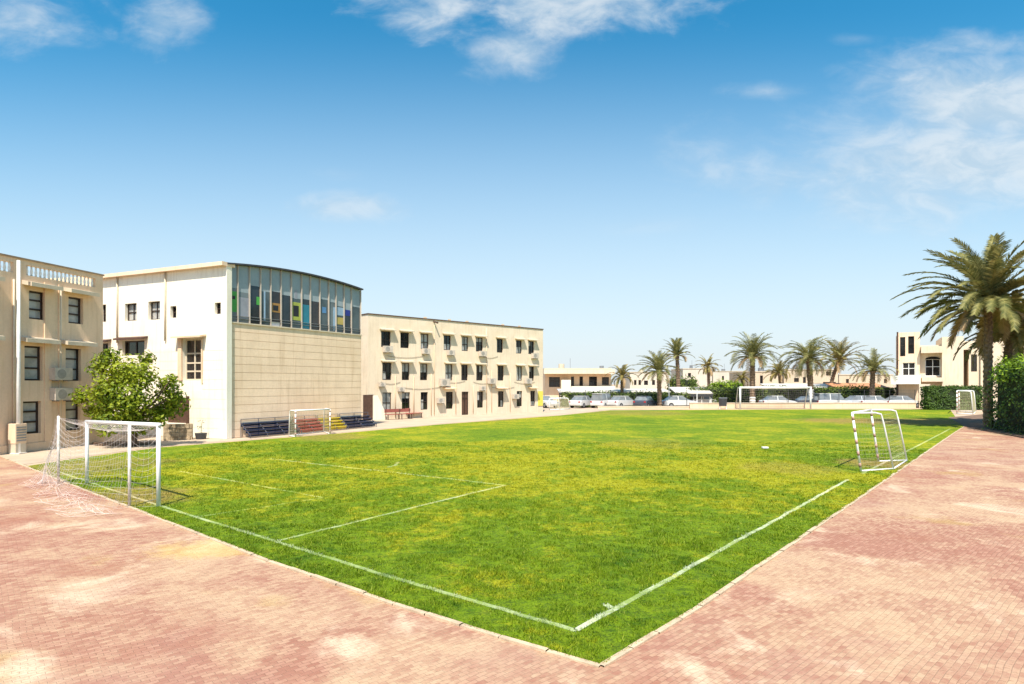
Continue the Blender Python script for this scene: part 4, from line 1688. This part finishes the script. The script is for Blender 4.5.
# soil strip and debris by the big hedge
m = MB()
m.prism([gp(975, 429), gp(1040, 441.5), gp(1100, 441.5), gp(1010, 424)], -0.01, 0.06)
tag(m.build('planting_bed', M_soil), 'brown soil bed at the foot of the big dark hedge', 'planting bed', kind='thing')

# ------------------------------------------------------------------ low boundary wall and railing posts
def wallseg(label, px0, px1, dist, h, name='boundary_wall', material=None, th=0.25):
    x0 = (px0 - CX) * dist / F
    x1 = (px1 - CX) * dist / F
    t = thing(name, label, 'wall', (x0, dist, 0))
    m = MB(); m.box(0, x1 - x0, 0, th, 0, h); m.build('wall', material or M_stone, t)
    m = MB(); m.box(-.03, x1 - x0 + .03, -.05, th + .05, h, h + .09); m.build('coping', M_awn, t)
    return t


wallseg('low beige boundary wall behind the far goal', 690, 916, 71.0, hz(403.4, 71.0), material=M_tan)
wallseg('lower pinkish kerb wall before the white car shelter', 598, 689, 71.2, hz(406.8, 71.2))
t = thing('railing', 'thin dark railing posts with a wire above the far boundary wall', 'fence', ((560 - CX) * 73 / F, 73, 0))
Lr = (915 - 560) * 73 / F
for k in range(15):
    m = MB(); m.tube([(Lr * k / 14, 0, 0), (Lr * k / 14, 0, 2.2)], 0.035, 6); m.build('post', M_darktrim, t)
m = MB()
for z in (1.2, 1.7, 2.15):
    m.tube([(0, 0, z), (Lr, 0, z)], 0.008, 4)
m.build('wire', M_darktrim, t)

# ------------------------------------------------------------------ car shelters
def shelter(label, px0, px1, dist, ytop, ybot, material, dep=3.6, posts=5):
    x0 = (px0 - CX) * dist / F
    x1 = (px1 - CX) * dist / F
    zf = hz(ybot, dist)
    t = thing('car_shelter', label, 'car shelter', (x0, dist, 0), 0, 'car shelters at the far end')
    W_ = x1 - x0
    zb = hz(ytop, dist + dep)
    m = MB()
    i = [(0, 0, zf), (W_, 0, zf), (W_, dep, zb), (0, dep, zb)]
    j = [(p[0], p[1], p[2] + .14) for p in i]
    m.face(i[::-1]); m.face(j)
    for k in range(4):
        l = (k + 1) % 4
        m.face([i[k], i[l], j[l], j[k]])
    m.build('roof', material, t)
    m = MB(); m.box(0, W_, 0.03, 0.12, zf - 0.34, zf - .005); m.build('shade_beam', M_darktrim, t)  # deep dark beam, its colour and height stand in for shade under the roof
    for k in range(posts):
        u = 0.3 + (W_ - .6) * k / (posts - 1)
        for (y_, z_) in ((0.35, zf), (dep - .2, zb - .05)):
            m = MB(); m.tube([(u, y_, 0), (u, y_, z_)], 0.05, 6); m.build('post', M_whitepaint if y_ < 1 else M_darktrim, t)
    return t


shelter('long white roofed car shelter beyond the cream block', 559, 671, 77.6, 389.8, 392.6, mat('white_sheet', (0.60, 0.55, 0.48), .6, .1, .5))
shelter('shorter white sloping car shelter right of the long one', 676, 713, 77, 388, 394, mat('white_sheet', (0.60, 0.55, 0.48)))
shelter('terracotta coloured car shelter behind the white cars', 839, 892, 82, 384, 389.5, mat('terracotta_sheet', (0.52, 0.24, 0.12), .7, .2, .6))
shelter('white car shelter roof behind the far goal', 770, 842, 86, 384.5, 389, mat('white_sheet', (0.60, 0.55, 0.48)))


# ------------------------------------------------------------------ cars
M_carglass = mat('car_glass', (0.20, 0.215, 0.225), 0.12, 0.3, 1.5, spec=0.6)


def make_car(paint, van=False):
    t = thing('parked_car', 'car', 'car')
    Lc, Wc = 4.4, 1.72
    hb0, hs, hr = 0.28, 0.86, (1.46 if not van else 1.75)
    # body shell: side profile rings across the width
    prof = [(-2.2, .42), (-2.18, .78), (-2.0, .92), (-1.35, .96), (1.0, .93), (1.75, .80), (2.12, .70), (2.2, .50), (2.15, .30), (-2.15, .30)]
    m = MB()
    ys = [(-Wc / 2, .93), (-Wc / 2 + .10, 1.0), (Wc / 2 - .10, 1.0), (Wc / 2, .93)]
    n = len(prof)
    for (y_, s) in ys:
        for (x_, z_) in prof:
            m.v.append((x_ * s, y_, .6 + (z_ - .6) * s))
    for k in range(3):
        for i in range(n):
            j = (i + 1) % n
            m.f.append((k * n + i, k * n + j, (k + 1) * n + j, (k + 1) * n + i))
    m.f.append(tuple(range(n))[::-1])
    m.f.append(tuple(3 * n + i for i in range(n)))
    m.build('body', paint, t, smooth=False)
    # glasshouse
    if van:
        g0 = [(-2.05, .93), (1.25, .93), (0.65, hr - .05), (-1.9, hr - .05)]
    else:
        g0 = [(-1.75, .94), (1.05, .92), (0.25, hr - .05), (-1.05, hr - .05)]
    m = MB()
    yb, yt = Wc / 2 - .08, Wc / 2 - .24
    a = [(g0[0][0], -yb, g0[0][1]), (g0[1][0], -yb, g0[1][1]), (g0[2][0], -yt, g0[2][1]), (g0[3][0], -yt, g0[3][1])]
    b = [(p[0], -p[1], p[2]) for p in a]
    m.face(a); m.face(b[::-1])
    for k in range(4):
        l = (k + 1) % 4
        m.face([a[l], a[k], b[k], b[l]])
    m.build('window', M_carglass, t)
    m = MB()
    m.box(g0[3][0] - .08, g0[2][0] + .06, -yt - .02, yt + .02, hr - .055, hr)
    for x_ in ((g0[3][0] + g0[2][0]) / 2,):
        for s in (-1, 1):
            m.face([(x_ - .06, s * (yb + .004), .93), (x_ + .06, s * (yb + .004), .93), (x_ + .06, s * (yt + .006), hr - .05), (x_ - .06, s * (yt + .006), hr - .05)])
    m.build('roof', paint, t)
    for x_ in (-1.35, 1.38):
        for s in (-1, 1):
            m = MB(); m.tube([(x_, s * (Wc / 2 - .22), .31), (x_, s * (Wc / 2 + .01), .31)], .31, 14); wh = m.build('wheel', M_rubber, t)
            m = MB(); m.tube([(x_, s * (Wc / 2 - .1), .31), (x_, s * (Wc / 2 + .018), .31)], .18, 10); m.build('rim', M_metal, wh)
    for s in (-1, 1):
        m = MB(); m.box(2.12, 2.19, s * .62 - .16, s * .62 + .16, .60, .72); m.build('headlight', M_pale, t)
        m = MB(); m.box(-2.2, -2.15, s * .66 - .12, s * .66 + .12, .68, .84); m.build('tail_light', mat('tail_red', (.35, .02, .02), .3), t)
    return t


def carpaint(name, c):
    return mat(name, c, 0.25, 0.04, 1.0, spec=.5, coat=.5)


P_white = carpaint('car_white', (0.62, 0.61, 0.59))
P_dark = carpaint('car_dark', (0.06, 0.065, 0.085))
P_silver = carpaint('car_silver', (0.50, 0.52, 0.55))
protoW, protoWV = make_car(P_white), make_car(P_white, True)
protoD, protoS = make_car(P_dark), make_car(P_silver)
used = set()
CARS = [(583, 73.6, protoW, 55, 'white car under the left end of the long shelter'),
        (603, 73.6, protoWV, 60, 'second white car from the left under the long shelter'),
        (623, 73.6, protoW, 40, 'white car beside the short palm trunk under the long shelter'),
        (645, 73.6, protoD, 60, 'dark car between two palm trunks under the long shelter'),
        (679, 73.8, protoW, 8, 'white car standing left of the short sloping shelter'),
        (703, 79.0, protoW, 15, 'white car under the shorter sloping shelter'),
        (778, 74.2, protoW, 4, 'white car seen through the far goal, left one'),
        (806, 74.4, protoD, 182, 'dark car behind the right post of the far goal'),
        (832, 74.2, protoWV, 3, 'tall white car just right of the far goal'),
        (855, 74.6, protoS, 184, 'silver car under the terracotta shelter'),
        (875, 74.0, protoW, 5, 'white car behind the low stout palm trunk'),
        (902, 73.8, protoW, 2, 'white car nearest the cream villa pillar')]
for (px, dist, proto, a, lab) in CARS:
    o = proto if proto not in used else copy_tree(proto)
    used.add(proto)
    o.location = ((px - CX) * dist / F, dist, 0.0)
    o.rotation_euler = (0, 0, math.radians(a))
    o['label'] = lab
    o['group'] = 'cars parked at the far end'
x, y = gp(549.5, 409.6)
o = copy_tree(protoW)
o.location = (x - .3, y + 6, 0)
o.rotation_euler = (0, 0, math.radians(-60))
o['label'] = 'white car at the far corner of the cream block'
o['group'] = 'cars parked at the far end'

# bin on a stand near the far wall
p = gp(725, 409.0)
t = thing('litter_bin', 'black litter bin on a white leg by the far wall', 'bin', (p[0], p[1], 0))
m = MB(); m.tube([(-.25, 0, .35), (-.25, 0, 1.25)], [.42, .48], 12); m.build('drum', M_darktrim, t)
m = MB(); m.box(-.7, .25, -.05, .05, 1.25, 1.33); m.build('rim', M_metal, t)
for s in (-.6, .15):
    m = MB(); m.box(s - .05, s + .05, -.05, .05, 0, 1.25); m.build('leg', M_whitepaint, t)
p = gp(765, 449)
m = MB(); m.box(-.13, .13, -.09, .09, 0.03, 0.10)
o = m.build('paper_scrap', M_whitepaint, bevel=0.02)
o.location = (p[0], p[1], 0)
tag(o, 'small white scrap lying on the grass of the pitch', 'litter', kind='thing')


# ------------------------------------------------------------------ far houses
M_villaw = mat('far_white_render', (0.62, 0.55, 0.45), .85, .12, .5, streak=True)
M_villac = mat('far_cream_render', (0.58, 0.47, 0.34), .85, .12, .5, streak=True)


def house(name, label, px0, px1, dist, ytop, wins, material, dep=9.0, group=None, doors=(), parapet=True, cap=None, fm=None):
    """wins: (px0, px1, py0, py1) openings on the front"""
    x0 = (px0 - CX) * dist / F
    x1 = (px1 - CX) * dist / F
    h = hz(ytop, dist)
    t = thing(name, label, 'house', (x0, dist, 0), 0, group)
    W_ = x1 - x0
    H = []
    for (a, b, c, d) in wins:
        H.append(((a - px0) * dist / F, (b - px0) * dist / F, hz(d, dist), hz(c, dist)))
    m = MB()
    m.holed(0, W_, 0, h, H, 0, .25)
    m.face([(0, dep, 0), (0, 0, 0), (0, 0, h), (0, dep, h)])
    m.face([(W_, 0, 0), (W_, dep, 0), (W_, dep, h), (W_, 0, h)])
    m.face([(W_, dep, 0), (0, dep, 0), (0, dep, h), (W_, dep, h)])
    m.build('wall', material, t)
    m = MB()
    m.face([(0, 0, h - .3), (W_, 0, h - .3), (W_, dep, h - .3), (0, dep, h - .3)])
    m.box(-.1, W_ + .1, -.1, .2, h, h + .14)
    m.box(-.1, .2, .2, dep, h, h + .14)
    m.box(W_ - .2, W_ + .1, .2, dep, h, h + .14)
    m.build('roof', cap or M_awn, t)
    rt = random.Random(int(px0))
    for q in range(2):
        u = W_ * rt.uniform(.1, .9)
        m = MB(); m.tube([(u, 3, h - .3), (u, 3, h + rt.uniform(.5, 1.0))], rt.uniform(.35, .55), 10); m.build('roof_tank', M_metal if rt.random() < .5 else M_awn, t)
    m = MB(); m.tube([(W_ * .4, 2, h - .3), (W_ * .4, 2, h + rt.uniform(1.2, 2.2))], .035, 5); m.build('aerial', M_metal, t)
    for q in H:
        window(t, *q, y=.2, glass=M_glass, framemat=fm, bars=(.6,), mull=q[1] - q[0] > 1.0, fw=.09)
    return t


D = 100
t = house('far_house', 'low beige two-storey house beyond the cream block with deep balcony', 545, 611, D, 369, [(549, 560, 377, 387), (571, 574, 376.5, 386), (579.5, 583, 376.5, 386), (589, 597, 376.5, 386), (602, 609, 377, 385)], M_tan, 12)
x0 = (545 - CX) * D / F
m = MB(); m.box(-.3, 11.3, -2.2, -.005, hz(374, D), hz(369.5, D)); m.build('eaves', M_cream, t)
m = MB(); m.box(4.2, 11.3, -2.0, -.005, hz(389, D), hz(386.3, D)); m.build('balcony', M_white, t)
m = MB(); m.box(2.6, 4.1, -1.9, -.005, 0, hz(380, D)); m.build('porch_wall', M_white, t)

house('far_villa', 'white arched villa behind the second palm from the left', 630, 668, 120, 372.5, [(634, 636.5, 380, 385), (638.5, 641, 380, 385), (644, 648, 380.5, 385), (652, 655, 380, 385)], M_villaw, 10, 'far villas')
house('far_villa', 'long pale villa between the tallest far palm and the thin far palm', 683, 712, 135, 369, [(688, 691, 373, 377)], M_villaw, 10, 'far villas')
house('far_villa', 'broad white villa right of the thin far palm', 713, 749, 140, 371.5, [(722, 724, 376, 380), (733, 735, 376, 380)], M_villaw, 12, 'far villas')
house('far_villa', 'cream villa with one dark door behind the palms of the far goal', 752, 782, 115, 372, [(760, 763, 375.5, 384), (770, 772.5, 376, 380)], M_villac, 12, 'far villas')
house('far_villa', 'pale villa with terrace windows behind the limewashed palm', 784, 838, 118, 370, [(794, 799, 378, 382), (803, 806, 377, 383), (826, 831, 371.5, 375.5), (832, 834.5, 371.5, 375.5), (823, 836, 382, 388)], M_villac, 12, 'far villas')
house('far_villa', 'plain beige villa behind the stout palm at the far right', 839, 893, 125, 375, [(846, 849, 379, 383), (884, 887, 379, 383)], M_villac, 12, 'far villas')


# cream villa on the right, several blocks
DV = 75.6
x0 = (884 - CX) * DV / F
plv = Plane2((x0, DV), (x0 + math.cos(math.radians(31)), DV - math.sin(math.radians(31))))
VIL = thing('cream_villa', 'cream villa with stepped blocks and arched balcony door behind the tall palm', 'villa', (x0, DV, 0), plv.rz)


def zv(x, y):
    """zoom crop of the villa -> local metres along and up"""
    return plv.uz(884 + x / 4.886, 310 + y / 4.886)


def vblock(name, xa, xb, ytop, y0, y1, wins, material, ybot=None):
    a, h = zv(xa, ytop)
    b, _ = zv(xb, ytop)
    zb = 0 if ybot is None else zv(xa, ybot)[1]
    H = [(zv(p, 0)[0], zv(q, 0)[0], zv(p, s)[1], zv(p, r_)[1]) for (p, q, r_, s) in wins]
    m = MB()
    m.holed(a, b, zb, h, H, y0, .2)
    m.face([(a, y1, zb), (a, y0, zb), (a, y0, h), (a, y1, h)])
    m.face([(b, y0, zb), (b, y1, zb), (b, y1, h), (b, y0, h)])
    m.face([(a, y0, h), (b, y0, h), (b, y1, h), (a, y1, h)])
    m.face([(a, y1, zb), (b, y1, zb), (b, y0, zb), (a, y0, zb)])
    o = m.build(name, material, VIL)
    for q in H:
        window(VIL, *q, y=y0 + .16, glass=M_glass, framemat=M_whitepaint if q[1] - q[0] > 1.2 else M_frame, bars=(.55,), mull=q[1] - q[0] > 1.0, fw=.07)
    return o


vblock('tower_block', 70, 178, 108, 1.0, 9, [(80, 106, 130, 225), (120, 150, 126, 212), (92, 155, 256, 320)], M_stone)
vblock('wall', 178, 290, 170, 1.6, 9, [(206, 282, 238, 322)], M_cream)
vblock('wall', 286, 392, 130, 0.6, 9, [], M_cream)
vblock('wall', 420, 478, 150, 1.2, 9, [(432, 462, 215, 300)], M_cream)
vblock('recess_wall', 392, 420, 190, 4.0, 9, [], M_tan)
vblock('recess_lintel', 392, 420, 150, 0.9, 9, [], M_cream, ybot=192)
vblock('wall', 478, 600, 130, 0.9, 9, [], M_cream)
vblock('wall', 600, 1100, 165, 1.2, 9, [(624, 666, 204, 250), (760, 820, 210, 260)], M_stone)
vblock('balcony', 186, 292, 330, 0.2, 1.59, [], M_cream, ybot=350)
vblock('balcony_roof', 182, 288, 178, 0.2, 1.59, [], M_cream, ybot=210)
vblock('terrace_wall', 30, 176, 320, -1.2, 0.95, [], M_white, ybot=362)
vblock('pillar', 168, 222, 362, -1.2, -0.2, [], M_cream)
# round head over the balcony door
a, _ = zv(206, 0); b, z = zv(282, 238)
m = MB()
cx_ = (a + b) / 2
arc = [(cx_ + math.cos(k * math.pi / 12) * (b - a) / 2, 1.56, z + math.sin(k * math.pi / 12) * .35) for k in range(13)]
m.face(arc)
m.build('arched_fanlight', M_glass, VIL)
a, z = zv(70, 105)
m = MB(); m.tube([(a - .06, .9, 0), (a - .06, .9, z)], .09, 8); m.build('drainpipe', M_brown, VIL)
# pitched roof on the right wing
a, z = zv(600, 165); b, zt_ = zv(760, 60); c_, _ = zv(1100, 165)
m = MB()
for y_ in (0.8, 9.2):
    m.face([(a - .4, y_, z), (c_, y_, z), (b, y_, zt_)] if y_ > 1 else [(a - .4, y_, z), (b, y_, zt_), (c_, y_, z)][::-1])
m.face([(a - .4, .8, z + .003), (b, .8, zt_), (b, 9.2, zt_), (a - .4, 9.2, z + .003)])
m.face([(b, .8, zt_), (c_, .8, z), (c_, 9.2, z), (b, 9.2, zt_)])
m.build('roof', M_cream, VIL)

# ------------------------------------------------------------------ palms
def ppalm(label, px, ybase, crown_px, crown_py, rpx, seed, n=34, nl=16, dist=None, wmul=2.4, tr=0.22, lime=0.0, material=None, lean=None, name='palm_tree', group='palm trees along the far end', leafl=0.6, up=0, droop=1.0):
    dist = dist or F * CH / (ybase - HZ)
    x = (px - CX) * dist / F
    h = hz(crown_py, dist)
    L = rpx * dist / F * 1.12
    rv = random.Random(seed * 7)
    if lean is None:
        lean = (rv.uniform(-.38, 0.02), rv.uniform(-.1, .1))
        droop = droop * rv.uniform(.75, 1.35)
        up = up + rv.uniform(-7, 8)
        n = int(n * rv.uniform(.85, 1.2))
    return palm(name, label, (x, dist, 0), h, L, n, seed, tr, lean, nl, wmul, material, lime, group, leafl, up, tilt=((crown_px - px) * dist / F, 0), droop=droop)


ppalm('slim young palm before the left end of the white shelter', 622, 406.5, 622, 377, 15, 21, n=24, wmul=2.4, tr=.2, material=M_palmy)
ppalm('feathery palm with pale trunk before the white shelter', 659.5, 408, 658.5, 371, 22, 22, n=40, wmul=2.2, tr=.24)
ppalm('tallest of the far palms, bare slim trunk behind the shelters', 678.5, 0, 677, 356, 17, 23, n=30, dist=84, wmul=2.6, tr=.26, up=14)
ppalm('small distant palm before the broad white villa', 709, 0, 708, 367, 13, 24, n=28, dist=110, wmul=3.0, tr=.25, material=M_palmy)
ppalm('large palm behind the left half of the far goal', 752.5, 407.5, 752.5, 357, 26, 25, n=46, wmul=2.4, tr=.30, lime=0.22)
ppalm('full palm with white painted trunk by the right post of the far goal', 811, 407.5, 808.5, 359, 28, 26, n=52, wmul=2.4, tr=.32, lime=0.40)
ppalm('yellowish palm leaning behind the white painted palm', 829, 0, 839, 361, 23, 27, n=36, dist=86, wmul=2.8, tr=.24, material=M_palmy)
ppalm('stout palm standing alone before the terracotta shelter', 872, 407, 873, 371, 22, 28, n=40, wmul=2.4, tr=.30)
ppalm('small dry palm left of the white painted palm', 781, 0, 779, 373, 14, 29, n=26, dist=92, wmul=2.6, tr=.2, material=M_palmy)
ppalm('short dry palm tucked beside the large palm', 744, 0, 742, 379, 10, 30, n=22, dist=90, wmul=2.6, tr=.2, material=M_palmy)
# tall palms at the right
ppalm('tall windswept palm beside the big dark hedge at right', 988, 428, 988, 305, 68, 31, n=80, nl=50, wmul=1.8, tr=.25, lean=(-0.34, 0.0), group=None, leafl=0.42, name='tall_palm')
ppalm('shorter yellowing palm behind the tall windswept palm', 1003, 0, 1011, 333, 54, 32, n=60, nl=38, dist=43, wmul=2.2, tr=.26, lean=(0.05, 0), material=M_palmy, group=None, leafl=0.42, name='tall_palm')

# thin lamp posts over the far wall
for (px, yt, lab) in ((669, 372, 'thin pale lamp post between the two far-left palms'), (697, 388, 'short pale post before the hedge under the second shelter')):
    dist = 73.5
    t = thing('lamp_post', lab, 'lamp post', ((px - CX) * dist / F, dist, 0))
    h = hz(yt, dist)
    m = MB(); m.tube([(0, 0, 0), (0, 0, h)], [.07, .05], 8); m.build('pole', M_whitepaint, t)
    m = MB(); m.box(-.3, .3, -.12, .12, h, h + .1); m.build('lamp_head', M_metal, t)
